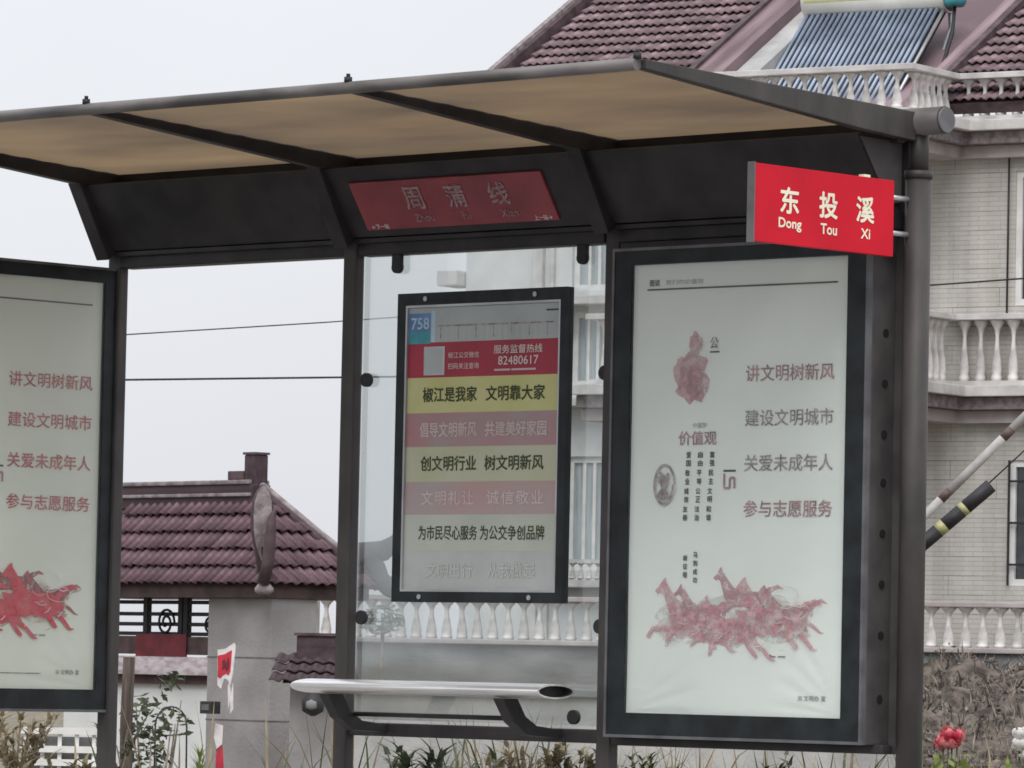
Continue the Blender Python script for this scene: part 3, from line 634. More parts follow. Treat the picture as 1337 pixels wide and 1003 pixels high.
BT('为市民尽心服务', .105, .485, .795, .060, M['b_txt'], .014); BT('为公交争创品牌', .505, .915, .795, .060, M['b_txt'], .014)

BT('文明出行', .16, .46, .925, .062, M['paper'], .012, 1.1); BT('从我做起', .56, .86, .925, .062, M['paper'], .012, 1.1)

# ================================================================== tiled roofs: one pantile mesh shared by all
def tile_mesh(w, L, waves=1, amp=.014, th=.012, lift=.02):
    """tile lying in the x (across) / y (up the slope) plane, lower edge at y=0 lifted off the course below"""
    mb = MB(); n = 6 * waves; top = []; bot = []
    for j, y in enumerate((0, L * 1.12)):
        for i in range(n + 1):
            x = w * i / n; z = amp * math.sin(2 * math.pi * waves * i / n) + lift * (1 - j) + .004
            top.append((x, y, z)); bot.append((x, y, z - th))
    vs = top + bot; k = n + 1; o = len(top)
    fs = [(i, i + 1, k + i + 1, k + i) for i in range(n)] + [(o + i, i + 1 if 0 else o + i + 1, i + 1, i) for i in range(n)]
    mb.add(vs, fs, True); me = mb.mesh('tile'); me.materials.append(M['tile']); return me
def lay_tiles(parent, me, w, L, org, ex, eyv, x_of_row, rows, jit=.006, rnd=random.Random(2)):
    """courses of tiles; x_of_row(r) -> (x0, x1) along ex"""
    ex, eyv = Vector(ex).normalized(), Vector(eyv).normalized(); nz_ = ex.cross(eyv)
    cnt = 0
    for r in range(rows):
        x0, x1 = x_of_row(r); k0 = math.ceil(x0 / w - .35); k1 = math.floor(x1 / w + .35)
        for k in range(k0, k1):
            p = Vector(org) + ex * (k * w) + eyv * (r * L + rnd.uniform(-jit, jit)) + nz_ * rnd.uniform(0, .006)
            o = bpy.data.objects.new('tile', me); COL.objects.link(o); o.parent = parent
            rm = Matrix((ex, eyv, nz_)).transposed() @ Matrix.Rotation(rnd.uniform(-.02, .02), 3, 'Z')
            o.matrix_local = Matrix.Translation(p) @ rm.to_4x4(); cnt += 1
    return cnt
BAL = MB().lathe([(.06, 0), (.062, .03), (.05, .05), (.056, .08), (.042, .17), (.022, .29), (.020, .33), (.034, .38), (.070, .425), (.088, .45)], 10).mesh('baluster'); BAL.materials.append(M['baluster'])
def balusters(parent, a, b, z, h, step=.2, scale=1.0, ends=False):
    a, b = Vector(a), Vector(b); d = b - a; n = max(1, int(d.length / step))
    for i in range(n + (1 if ends else 0)):
        p = a + d * ((i + .5) / n if not ends else i / n)
        o = bpy.data.objects.new('baluster', BAL); COL.objects.link(o); o.parent = parent
        o.location = (p.x, p.y, z); o.scale = (scale, scale, h / .45)

# ================================================================== house behind on the right
HZ = -1.0
house = thing('house', 'two storey cream tiled house with maroon roof and white balustrades', 'house', (-24.41695, 28.33515, 0), R(10.68337))
def hp(name, mb, material, bevel=0, parent=None): return mb.build(name, material, parent or house, bevel)
# walls: separate piers so that window openings are real
def wall_with_holes(x0, x1, z0, z1, holes, y0, y1, name, material):
    xs_ = sorted({x0, x1, *[h[0] for h in holes], *[h[1] for h in holes]}); zs_ = sorted({z0, z1, *[h[2] for h in holes], *[h[3] for h in holes]})
    mb = MB()
    for i in range(len(xs_) - 1):
        for j in range(len(zs_) - 1):
            cx, cz = (xs_[i] + xs_[i + 1]) / 2, (zs_[j] + zs_[j + 1]) / 2
            if not any(h[0] < cx < h[1] and h[2] < cz < h[3] for h in holes):
                mb.box(xs_[i], xs_[i + 1], y0, y1, zs_[j], zs_[j + 1])
    bm = bmesh.new(); me = mb.mesh(name); bm.from_mesh(me); bmesh.ops.remove_doubles(bm, verts=bm.verts, dist=1e-4)
    seen = {}
    for f in list(bm.faces):
        key = tuple(sorted(v.index for v in f.verts)); seen.setdefault(key, []).append(f)
    for fsx in seen.values():
        if len(fsx) > 1: bmesh.ops.delete(bm, geom=fsx, context='FACES_ONLY')
    bm.to_mesh(me); bm.free()
    return link(name, me, material, house)
wins = [(7.05, 8.35, 5.05, 6.52), (7.02, 8.35, 2.00, 3.36), (4.0, 5.2, 5.05, 6.5), (4.0, 5.2, 2.0, 3.36)]
wall_with_holes(2.2, 10.5, HZ, 7.0, wins, 0, .24, 'wall', M['facade'])
winl = [(1.42, 1.95, 4.22, 5.08), (1.40, 1.95, 2.12, 3.42), (1.42, 1.95, 5.32, 6.0)]
wall_with_holes(-.02, 2.199, HZ, 7.0, winl, -.03, .24, 'side_wall', M['palewall'])
hp('rear_volume', MB().box(0, 10.5, .6, 8.0, HZ, 6.95), M['palewall'])
hp('gable_wall', MB().extr([(.0, HZ), (.0, 7.2), (3.6, 9.1), (7.6, 7.2), (7.6, HZ)], 'x', -.01, .2), M['palewall'])
def window(x0, x1, z0, z1, bars, fm, pm, grille=0):
    w = MB(); f = .07
    w.box(x0, x0 + f, .02, .10, z0, z1).box(x1 - f, x1, .02, .10, z0, z1).box(x0 + f, x1 - f, .02, .10, z0, z0 + f).box(x0 + f, x1 - f, .02, .10, z1 - f, z1)
    win = hp('window', w, fm)
    n = bars; step = (x1 - x0 - 2 * f) / n
    for i in range(n):
        MB().box(x0 + f + i * step + (.02 if i else 0), x0 + f + (i + 1) * step - (.02 if i < n - 1 else 0), .055, .07, z0 + f, z1 - f).build('pane', pm, win)
        if i: MB().box(x0 + f + i * step - .02, x0 + f + i * step + .02, .025, .09, z0 + f, z1 - f).build('mullion', fm, win)
    for g in range(grille):
        zz = z0 + (g + .5) * (z1 - z0) / grille
        MB().box(x0, x1, -.03, -.012, zz - .012, zz + .012).build('grille_bar', M['iron'], win)
    if grille:
        for xx in (x0 + .02, (x0 + x1) / 2, x1 - .02): MB().box(xx - .012, xx + .012, -.045, -.031, z0, z1).build('grille_bar', M['iron'], win)
    return win
window(*wins[0], 2, M['frame'], M['window']); window(*wins[1], 2, M['frame'], M['window'], 3)
window(*wins[2], 2, M['frame'], M['window']); window(*wins[3], 2, M['frame'], M['window'])
for w in winl: window(*w, 3, M['frame'], M['curtain'])
hp('pilaster', MB().box(.93, 1.06, -.10, -.031, HZ, 6.6), M['whitepaint'], .01)
hp('pilaster', MB().box(1.14, 1.20, -.08, -.031, HZ, 6.6), M['whitepaint'], .01)
for z in (5.14, 3.98, 1.92):
    hp('ledge', MB().box(1.25, 2.35, -.35, -.031, z, z + .10), M['whitepaint'], .012)
b = hp('window_sill_rail', MB().box(1.25, 2.3, -.36, -.30, 2.20, 2.24), M['whitepaint'])
balusters(house, (1.3, -.33, 0), (2.3, -.33, 0), 2.02, .18, .11, .6)
hp('wall_box', MB().box(-.32, -.04, -.2, .25, 5.40, 5.58), M['whitepaint'], .02)
hp('downpipe', MB().tube([(6.985, -.05, 4.9), (6.985, -.05, 6.66)], .012, 8), M['iron'])
# cornices and balconies: the left part projects 1.2 m and returns at x = 6.4
def cornice(z0, z1, dx, mt, name='cornice'):
    y = -1.2 - dx; xe = 6.42 + dx
    hp(name, MB().extr([(2.3, -.002), (2.3, y), (xe, y), (xe, -.12 - dx), (10.5, -.12 - dx), (10.5, -.002)], 'z', z0, z1), mt, .01)
for zb, nm in ((7.0, 'roof'), (4.10, 'balcony')):
    cornice(zb - .34, zb - .20, .02, M['cornice']); cornice(zb - .198, zb - .06, .14, M['ridgelight']); cornice(zb - .058, zb + .06, .24, M['whitepaint'], nm + '_slab_edge')
def rail_run(z, h, steps, top_m, name):
    bal = hp(name, MB().box(2.4, 6.40, -1.30, -1.12, z, z + .05).box(6.22, 6.40, -1.118, -.20, z, z + .05).box(6.22, 10.5, -.198, -.06, z, z + .05), top_m)
    zt = z + h
    MB().box(2.4, 6.46, -1.34, -1.08, zt - .065, zt).box(6.20, 6.46, -1.078, -.24, zt - .065, zt).box(6.20, 10.5, -.238, -.02, zt - .065, zt).build('handrail', top_m, bal, .008)
    balusters(bal, (2.5, -1.21, 0), (6.3, -1.21, 0), z + .05, h - .115, .19); balusters(bal, (6.31, -1.1, 0), (6.31, -.2, 0), z + .05, h - .115, .15)
    balusters(bal, (6.42, -.13, 0), (9.0, -.13, 0), z + .05, h - .115, .19)
    return bal
rail_run(7.07, .52, 0, M['whitepaint'], 'roof_balustrade')
rail_run(4.17, .78, 0, M['whitepaint'], 'balcony_balustrade')
# roof, left gable part
ca, sa = math.cos(R(30)), math.sin(R(30)); EU = Vector((0, ca, sa))
def slab(x0, x1, y0, z0, L, th, mt, name, parent=None):
    a = Vector((0, y0, z0)); n_ = Vector((0, -sa, ca)); vs = []
    for s in (0, -th):
        for x, l in ((x0, 0), (x1, 0), (x1, L), (x0, L)): vs.append(Vector((x, 0, 0)) + a + EU * l + n_ * s)
    return hp(name, MB().add(vs, [(0, 1, 2, 3), (4, 7, 6, 5), (0, 4, 5, 1), (1, 5, 6, 2), (2, 6, 7, 3), (3, 7, 4, 0)]), mt, 0, parent)
RZ, RY, RL = 7.3, -.3, 4.6
rf = slab(-.15, 2.95, RY, RZ - .03, RL, .12, M['ridge'], 'roof')
TW, TL = .21, .26; HT = tile_mesh(TW, TL, 2, .014, .016, .05)
lay_tiles(rf, HT, TW, TL, (0, RY, RZ - .02), (1, 0, 0), EU, lambda r: (-.05, 2.85), 16)
slab(-.24, -.06, RY - .05, RZ + .10, RL, .16, M['ridge'], 'verge', rf)
slab(-.18, -.11, RY - .05, RZ + .16, RL, .05, M['ridgelight'], 'verge_cap', rf)
slab(2.62, 2.70, RY - .05, RZ + .12, RL, .2, M['ridge'], 'verge', rf)
slab(2.701, 3.08, RY - .05, RZ + .07, RL, .16, M['tile'], 'verge_band', rf)
slab(3.085, 3.385, RY, RZ - .05, RL, .40, M['lowwall'], 'roof_terrace_slope')
slab(3.39, 5.945, RY + .3, RZ - .22, RL, .12, M['tile'], 'roof_terrace_slope')
r2 = slab(5.95, 10.5, RY + .05, RZ - .05, RL, .12, M['ridge'], 'roof')
lay_tiles(r2, HT, TW, TL, (0, RY + .05, RZ - .04), (1, 0, 0), EU, lambda r: (6.1, 8.4), 14)
slab(5.60, 5.94, RY + .25, RZ - .02, RL, .14, M['tile'], 'verge_band', r2)
slab(6.03, 6.12, RY + .02, RZ + .09, RL, .1, M['ridge'], 'verge', r2)

# ================================================================== solar water heater on the roof terrace
sw = thing('solar_water_heater', 'solar water heater with blue glass tubes on the house roof terrace', 'water heater', (-24.41695, 28.33515, 0), R(10.68337))
def wp(name, mb, material, bevel=0): return mb.build(name, material, sw, bevel)
y_lo, z_lo, y_hi, z_hi = .45, 7.25, 1.85, 8.65
dv = Vector((0, y_hi - y_lo, z_hi - z_lo))
for i in range(24):
    x = 3.42 + i * .0735
    wp('glass_tube', MB().tube([(x, y_lo, z_lo), (x, y_hi, z_hi)], .0225, 8), M['vac'])
wp('dark_gap_sheet', MB().extr([(y_lo + .06, z_lo - .06), (y_hi + .06, z_hi - .06), (y_hi + .07, z_hi - .07), (y_lo + .07, z_lo - .07)], 'x', 3.40, 5.17), M['iron'])  # dark sheet added behind the tubes so the gaps between them look black
tank = wp('tank', MB().tube([(3.36, 1.95, 8.78), (5.20, 1.95, 8.78)], .21, 24), M['tank'])
wp('tank_band', MB().tube([(3.40, 1.948, 8.778), (5.16, 1.948, 8.778)], .213, 24, cap=False, ell=(1, .6)), M['tankband'])
wp('tank_end', MB().tube([(5.201, 1.95, 8.78), (5.26, 1.95, 8.78)], [.19, .12], 24), M['boxgrey'])
wp('tail_rail', MB().box(3.36, 5.20, y_lo - .08, y_lo + .03, z_lo - .06, z_lo + .04), M['alu'], .01)
for x in (3.40, 5.17):
    wp('frame_rail', MB().tube([(x, y_lo, z_lo - .05), (x, y_hi, z_hi - .05)], .022, 6), M['alu'])
    wp('frame_leg', MB().tube([(x, 2.1, 7.6), (x, 2.0, 8.6)], .022, 6), M['alu'])
    wp('frame_brace', MB().tube([(x, 1.3, 7.2), (x, 2.0, 8.4)], .018, 6), M['alu'])
wp('frame_brace', MB().tube([(5.17, 1.0, 7.75), (5.17, 2.05, 7.7)], .018, 6), M['alu'])
wp('water_pipe', MB().tube([(5.32, 1.85, 8.75), (5.36, 1.7, 8.3), (5.40, 1.4, 7.9), (5.42, 1.2, 7.3)], .022, 8), M['wire'])
wp('pipe_valve', MB().lathe([(.10, 0), (.13, .05), (.11, .28), (.05, .36)], 12, (5.34, 1.8, 8.62)), M['teal'])

# ================================================================== terrace wall with balustrade
tw = thing('terrace_wall', 'stained concrete retaining wall topped with white balusters below the house', 'wall', (-24.41695, 28.33515, 0), R(10.68337))
def tp(name, mb, material, bevel=0): return mb.build(name, material, tw, bevel)
tp('wall', MB().box(-.4, 10.5, -2.62, -2.38, HZ, 1.2445), M['concrete'])
tp('coping', MB().box(-.42, 10.5, -2.68, -2.32, 1.245, 1.30), M['cornice'], .012)
tp('handrail', MB().box(-.42, 10.5, -2.60, -2.40, 1.72, 1.775), M['cornice'], .01)  # the rail's shadow is put into its grey-mauve colour
balusters(tw, (-.3, -2.5, 0), (10.3, -2.5, 0), 1.303, .417, .2, 1.05)
tp('pier', MB().box(-.62, -.421, -2.7, -2.3, HZ, 1.86), M['whitepaint'], .01)

lo_a, lo_b = px(442, 893, 36.0), px(1172, 905, 36.0)
lwl = thing('low_wall', 'low pale rendered wall behind the shelter below the stained wall', 'wall', (lo_a.x, lo_a.y, -1.0), math.atan2(lo_b.y - lo_a.y, lo_b.x - lo_a.x))
LL = (lo_b - lo_a).length; LZ = lo_a.z + 1
MB().box(0, LL, 0, .2, 0, LZ - .06).build('wall', M['lowwall'], lwl); MB().box(-.03, LL + .03, -.04, .24, LZ - .059, LZ).build('coping', M['concrete'], lwl, .01)

# ================================================================== gate house with hipped roof
gang = R(42.6834 - 50)
gz0 = px(345, 765, 45.0); GE = gz0.z
gate = thing('gate_house', 'grey rendered gate with maroon tiled hipped roof and upturned corners', 'gate', (gz0.x, gz0.y, -1.0), gang)
E0 = GE + 1.0
def gp_(name, mb, material, bevel=0, parent=None): return mb.build(name, material, parent or gate, bevel)
GD, RISE, SET, GLn = 1.25, .80, .87, 3.4
A = Vector((-SET, GD / 2, E0 + RISE)); c0 = Vector((0, 0, E0)); c1 = Vector((0, GD, E0)); B0 = Vector((-GLn, 0, E0)); B1 = Vector((-GLn, GD, E0)); AL = Vector((-GLn, GD / 2, E0 + RISE))
groof = gp_('roof', MB().add([c0, c1, A, B0, B1, AL], [(3, 0, 2, 5), (0, 1, 2), (1, 4, 5, 2), (3, 5, 4), (0, 3, 4, 1)]), M['ridge'])
sl = (A - Vector((-SET, 0, E0))); SLn = sl.length; su = sl.normalized()
w_, L_ = .112, SLn / 5.2; GT = tile_mesh(w_, L_, 1, .015, .014, .045); GT.materials.clear(); GT.materials.append(M['tilegate'])
lay_tiles(groof, GT, w_, L_, c0 + Vector((0, -.02, .0)), (1, 0, 0), su, lambda r: (-2.75, -SET * r / 5.2 - .02), 5)
sr = A - Vector((0, GD / 2, E0)); srn = sr.length; sru = sr.normalized()
lr = srn / 5.2; GT2 = tile_mesh(w_, lr, 1, .015, .014, .045); GT2.materials.clear(); GT2.materials.append(M['tilegate'])
lay_tiles(groof, GT2, w_, lr, c0 + Vector((.02, 0, 0)), (0, 1, 0), sru, lambda r: (GD / 2 * r / 5.2 + .02, GD - GD / 2 * r / 5.2 - .02), 5)
# ridge with stepped mouldings
yr = GD / 2
gp_('ridge', MB().box(-GLn, -SET - .02, yr - .10, yr + .10, A.z - .10, A.z + .10), M['tiledark'], .01)
gp_('ridge_moulding', MB().box(-GLn, -SET - .04, yr - .125, yr + .125, A.z - .005, A.z + .025), M['ridgelight'], .008)
gp_('ridge_cap', MB().box(-GLn, -SET - .06, yr - .12, yr + .12, A.z + .101, A.z + .14), M['ridgelight'], .012)
gp_('ridge_end_block', MB().box(-SET - .18, -SET - .03, yr - .075, yr + .075, A.z - .02, A.z + .36), M['tiledark'], .012)
gp_('ridge_end_block', MB().box(-SET - .40, -SET - .181, yr - .09, yr + .09, A.z + .141, A.z + .22), M['ridge'], .01)
gp_('block_cap', MB().box(-SET - .19, -SET - .02, yr - .085, yr + .085, A.z + .361, A.z + .382), M['ridge'])
def hip(p, q, r=.06):
    gp_('hip_ridge', MB().tube([p + Vector((0, 0, .03)), (p + q) / 2 + Vector((0, 0, .02)), q + Vector((0, 0, .03))], [r, r, r], 8), M['ridge'])
    gp_('hip_cap', MB().tube([p + Vector((0, 0, .09)), (p + q) / 2 + Vector((0, 0, .075)), q + Vector((0, 0, .09))], r * .55, 8), M['ridgelight'])
hip(A, c0); hip(A, c1, .055)
# upturned corner ornaments: a curved horn rising beyond each corner
def horn(c, out, pts, name='corner_horn', flatk=.45):
    out = Vector(out).normalized(); sd_ = Vector((-out.y, out.x, 0)); mb = MB(); ring_ = []
    for i, (o_, z_, rs_, rt_) in enumerate(pts):
        a = pts[max(0, i - 1)]; b_ = pts[min(len(pts) - 1, i + 1)]
        tx, tz = b_[0] - a[0], b_[1] - a[1]; l = math.hypot(tx, tz); nx_, nz_ = -tz / l, tx / l
        base = c + out * o_ + Vector((0, 0, z_))
        for k in range(12):
            t_ = 2 * math.pi * k / 12
            ring_.append(base + sd_ * (math.cos(t_) * rs_) + (out * nx_ + Vector((0, 0, nz_))) * (math.sin(t_) * rt_))
    n = 12; m_ = len(pts)
    mb.add(ring_, [(i * n + k, i * n + (k + 1) % n, (i + 1) * n + (k + 1) % n, (i + 1) * n + k) for i in range(m_ - 1) for k in range(n)] + [tuple(range(n))], True)
    return gp_(name, mb, M['ridgelight'] if c is c0 else M['hornstone'])
LEAF = [(-.10, -.02, .040), (-.04, .08, .042), (.02, .20, .050), (.06, .33, .072), (.085, .47, .094), (.09, .60, .100), (.085, .72, .090), (.07, .80, .062), (.055, .86, .022)]
h = horn(c0 + Vector((-.06, .02, 0)), (1, -1, 0), [(o_, z_, w_l, .022) for o_, z_, w_l in LEAF])
h.data.materials.clear(); h.data.materials.append(M['ridge'])
lo_ = Vector((1, -1, 0)).normalized(); ls_ = Vector((-lo_.y, lo_.x, 0)); mb = MB(); lv = []
for o_, z_, w_l in LEAF[2:]:
    for q in range(7):
        t_ = q / 3 - 1; lv.append(c0 + Vector((-.06, .02, 0)) + lo_ * (o_ + .024 + .016 * t_ * t_) + ls_ * (w_l * (.80 if z_ > .25 else .3) * t_ + .012) + Vector((0, 0, z_ * .97 + .02)))
mb.add(lv, [(i * 7 + q, i * 7 + q + 1, (i + 1) * 7 + q + 1, (i + 1) * 7 + q) for i in range(len(LEAF) - 3) for q in range(6)], True)
mb.build('leaf_hollow', M['ridgelight'], h)
rr3 = Vector((rt.x, rt.y, 0)).normalized()
MB().tube([c0 + rr3 * (.0) + lo_ * .05 + Vector((0, 0, .02)), c0 + rr3 * .04 + lo_ * .08 + Vector((0, 0, .22)), c0 + rr3 * .055 + lo_ * .1 + Vector((0, 0, .42)), c0 + rr3 * .065 + lo_ * .1 + Vector((0, 0, .58)), c0 + rr3 * .10 + lo_ * .1 + Vector((0, 0, .65)), c0 + rr3 * .14 + lo_ * .1 + Vector((0, 0, .62))], [.05, .055, .05, .035, .022, .008], 9).build('corner_curl', M['ridge'], h)
MB().lathe([(.05, 0), (.085, .03), (.085, .06), (.05, .10)], 10, tuple(c0 + Vector((.0, -.0, -.08)))).build('corner_boss', M['ridgelight'], h)
h = horn(c1, (1, 1, 0), [(-.30, .30, .05, .10), (-.12, .31, .05, .10), (.04, .34, .045, .09), (.14, .42, .04, .065), (.21, .54, .03, .035), (.25, .66, .02, .014), (.26, .72, .005, .004)])
horn(c1, (1, 1, 0), [(-.10, .28, .05, .10), (-.02, .18, .05, .08), (.02, .08, .05, .08), (.10, .02, .05, .09), (.17, -.04, .045, .06), (.20, -.07, .02, .02)], 'corner_bracket')
ec = MB().extr([(-GLn, .06), (-.06, .06), (-.06, GD - .06), (-GLn, GD - .06)], 'z', E0 - .10, E0 - .001); gp_('eave_board', ec, M['brown'])
# pillar under the roof corner and the opening beside it
gp_('pillar', MB().box(-1.00, -.10, .16, .655, 0, E0 - .101), M['render'], .01)
for z in (E0 - .62, E0 - 1.16): gp_('pillar_joint', MB().box(-1.003, -.097, .157, .658, z, z + .012), M['boxgrey'])
gp_('lintel', MB().box(-GLn, -1.001, .35, .60, E0 - .60, E0 - .44), M['brown'], .008)
gp_('red_panel', MB().box(-2.3, -1.55, .335, .349, E0 - .62, E0 - .42), M['panelred'])
for z in (E0 - .13, E0 - .235, E0 - .325, E0 - .41): gp_('grille_bar', MB().box(-GLn, -1.001, .44, .47, z - .024, z + .010), M['iron'])
for x in (-2.3, -1.78, -1.70): gp_('grille_upright', MB().box(x - .03, x + .03, .43, .48, E0 - .44, E0 - .10), M['iron'])
def scrollwork(cx, cz, r):
    mb = MB(); mb.tube([(cx + r * math.cos(t) * (1 - t / 14), .425, cz + r * math.sin(t) * (1 - t / 14)) for t in [i * .35 for i in range(32)]], .012, 6)
    gp_('scrollwork', mb, M['iron'])
scrollwork(-1.15, E0 - .34, .09); scrollwork(-1.33, E0 - .34, .08); scrollwork(-1.98, E0 - .32, .13)
# things fixed on the pillar
sc_ = thing('paper_notice', 'torn red and white paper notice pasted high on the gate pillar', 'notice', tuple(px(295, 895, 44.6)), gang)
MB().extr([(-.12, .0), (-.13, .30), (-.02, .31), (.10, .36), (.12, .33), (.09, .10), (.06, .0), (.02, .05), (-.03, .06), (-.07, -.03)], 'y', .0, .004).build('white_sheet', M['torn'], sc_)
MB().extr([(-.115, .07), (-.12, .25), (-.02, .265), (.075, .30), (.06, .12), (.035, .085), (.0, .10), (-.04, .085), (-.08, .06)], 'y', -.004, -.0005).build('red_sheet', M['scroll'], sc_)
MB().extr([(-.045, .13), (-.05, .20), (-.02, .22), (.0, .17), (.03, .24), (.045, .15), (.01, .12), (-.02, .15)], 'y', -.007, -.0045).build('dark_print', M['panelred'], sc_)
MB().extr([(.02, .0), (.045, .03), (.06, -.08), (.09, .02), (.10, -.2), (.06, -.24), (.055, -.12), (.03, -.2)], 'y', .005, .008).build('torn_strip', M['torn'], sc_)
sc2 = thing('paper_streamer', 'narrow red and white paper streamer low on the gate pillar edge', 'notice', tuple(px(284, 1003, 44.6)), gang)
MB().extr([(-.06, .26), (-.05, .38), (.06, .36), (.05, .2), (-.02, .16)], 'y', 0, .004).build('white_sheet', M['torn'], sc2)
MB().extr([(-.05, -.3), (-.03, .2), (.05, .2), (.12, -.3)], 'y', .005, .009).build('red_sheet', M['scroll'], sc2)
mbx = thing('meter_box', 'small dark box fixed to the left edge of the gate pillar', 'box', tuple(px(273, 932, 44.6)), gang)
MB().box(-.08, .08, -.04, .06, 0, .105).build('case', M['iron'], mbx, .006); MB().box(-.05, .05, -.046, -.0405, .03, .08).build('face', M['boxgrey'], mbx)
pq = thing('wall_lamp', 'dark bracket lamp with pale shade on the gate side wall under the bench end', 'lamp', tuple(px(411, 935, 44.0)), R(42.68 - 8))
MB().lathe([(.02, 0), (.09, .04), (.10, .13), (.05, .18), (.03, .22)], 10, (0, -.1, 0)).build('cage', M['iron'], pq); MB().lathe([(.02, .05), (.05, .07), (.05, .12), (.02, .14)], 10, (-.0, -.165, 0)).build('shade', M['concrete'], pq); MB().box(-.02, .02, -.1, .03, .2, .23).build('bracket', M['iron'], pq)
# low boundary wall with its own tiled coping, running off to the right of the gate
lw_o = px(372, 892, 44.2)
lw = thing('boundary_wall', 'low grey wall with dark maroon tiled coping beside the gate pillar', 'wall', (lw_o.x, lw_o.y, -1.0), R(42.68 - 8))
lz = lw_o.z + 1.0
MB().box(.02, .52, .14, .42, 0, lz - .001).build('wall', M['render'], lw)
cop = MB().extr([(-.12, lz), (.28, lz + .24), (.68, lz)], 'x', 0.0, .52).build('coping', M['ridge'], lw)
CT = tile_mesh(.11, .15, 1, .012, .012, .03); CT.materials.clear(); CT.materials.append(M['tiledark'])
cd = Vector((0, .40, .24)).normalized()
lay_tiles(cop, CT, .11, .15, (0, -.14, lz + .0), (1, 0, 0), cd, lambda r: (-.11, .55), 3)
MB().box(.06, .52, .17, .39, lz + .20, lz + .40).build('coping_ridge', M['tiledark'], lw, .01)
MB().box(.04, .52, .15, .41, lz + .401, lz + .425).build('ridge_cap', M['ridge'], lw)
# yard wall seen through the gate opening
yo = px(215, 960, 52.0)
yw = thing('yard_wall', 'pale yard wall with pinkish coping seen through the gate opening', 'wall', (yo.x, yo.y, -1.0), R(42.68))
zc = px(215, 893, 52).z + 1
MB().box(-1.0, .9, 0, .2, 0, zc).build('wall', M['palewall'], yw)
MB().box(-1.0, .9, -.06, .26, zc + .001, zc + .09).build('coping_edge', M['brown'], yw)
MB().extr([(-.14, zc + .091), (.1, zc + .27), (.34, zc + .091)], 'x', -1.0, .9).build('coping', M['ridgelight'], yw)

# white lattice panel under the left light box
wl = thing('lattice_fence', 'white lattice fence panel low behind the left light box', 'fence', tuple(px(78, 1000, 40)), R(42.68))
for i in range(5): MB().box(-.28 + i * .13, -.25 + i * .13, 0, .03, -.9, .27).build('upright', M['frame'], wl)
for z in (.0, .10, .24): MB().box(-.30, .30, -.025, -.001, z, z + .05).build('crossbar', M['frame'], wl)
MB().box(-.3, .3, .06, .09, -.9, .22).build('backing', M['concrete'], wl)

# ================================================================== wires
def wire(label, pts, r=.010):
    ps = [px(*p) for p in pts]; a, b = ps[0], ps[-1]; out = []
    for i in range(len(ps) - 1):
        for k in range(8): out.append(ps[i].lerp(ps[i + 1], k / 8))
    out.append(b)
    tag(MB().tube(out, r, 6).build('overhead_wire', M['wire']), label, 'wire', 'overhead wires')
wire('upper thin black wire crossing the sky left of the route board', [(-60, 448, 52), (165, 437, 52), (425, 421, 52), (604, 408, 61)], .007)
wire('lower thick black wire crossing the sky above the gate roof', [(-60, 500, 50), (165, 496, 50), (425, 493, 51), (604, 491, 61)], .011)
wire('thin black wire across the upper cream wall of the house', [(1180, 375, 56.0), (1250, 370, 55), (1400, 359, 54)], .010)

# ================================================================== boom barriers in front of the house
def boom(label, p, q, r, stripes, ma, mb_, rot_box=False):
    a, b = px(*p), px(*q); t0 = thing('boom_barrier', label, 'barrier', tuple(a)); d = b - a
    for i in range(len(stripes) - 1):
        s0, s1 = stripes[i], stripes[i + 1]
        if rot_box: MB().tube([d * s0, d * s1], r, 4, ell=(1, 1)).build('boom_section', ma if i % 2 == 0 else mb_, t0)
        else: MB().tube([d * s0, d * s1], r, 12).build('boom_section', ma if i % 2 == 0 else mb_, t0)
    return t0, d
boom('slender white boom pole with red bands rising in front of the house', (1150, 730, 40), (1420, 463, 40), .034, [0, .29, .335, .59, .635, .9, .95, 1], M['boompale'], M['red'])
t0, d = boom('thick black and yellow striped boom arm rising in front of the house', (1150, 757, 38), (1294, 634, 38), .052, [0, .24, .32, .52, .58, .73, .77, 1], M['iron'], M['yellow'], True)
MB().tube([d * .98 + Vector((0, 0, .03)), d * 2.3 + Vector((0, 0, .1))], .006, 6).build('stay_rod', M['wire'], t0)

# ================================================================== plants
def blade(mb, base, h, lean, ang, w, rnd, bend=.5, seg=3):
    out = Vector((math.cos(ang), math.sin(ang), 0)); sd_ = Vector((-out.y, out.x, 0)); L = []; 
    for i in range(seg + 1):
        t_ = i / seg; p = base + Vector((0, 0, h * (t_ - bend * .4 * t_ * t_ * lean))) + out * (lean * h * t_ ** (1 + bend))
        ww = w * (1 - t_) ** .7 + .0005; L += [p - sd_ * ww / 2, p + sd_ * ww / 2]
    mb.add(L, [(2 * i, 2 * i + 1, 2 * i + 3, 2 * i + 2) for i in range(seg)])
def leaves(mb, c, rx, rz, n, size, rnd, flatten=1.0, ry=None):
    for _ in range(n):
        while True:
            p = Vector((rnd.uniform(-1, 1), rnd.uniform(-1, 1), rnd.uniform(-1, 1)))
            if p.length < 1 and p.length > rnd.random() * .8: break
        p = Vector((p.x * rx, p.y * (ry or rx), p.z * rz)) + c
        d1 = Vector((rnd.gauss(0, 1), rnd.gauss(0, 1), rnd.gauss(0, .6))).normalized(); d2 = d1.cross(Vector((rnd.gauss(0, 1), rnd.gauss(0, 1), rnd.gauss(0, 1)))).normalized()
        s = size * rnd.uniform(.6, 1.4)
        mb.add([p - d1 * s, p + d2 * s * .4, p + d1 * s, p - d2 * s * .4], [(0, 1, 2, 3)])
rnd = random.Random(21)
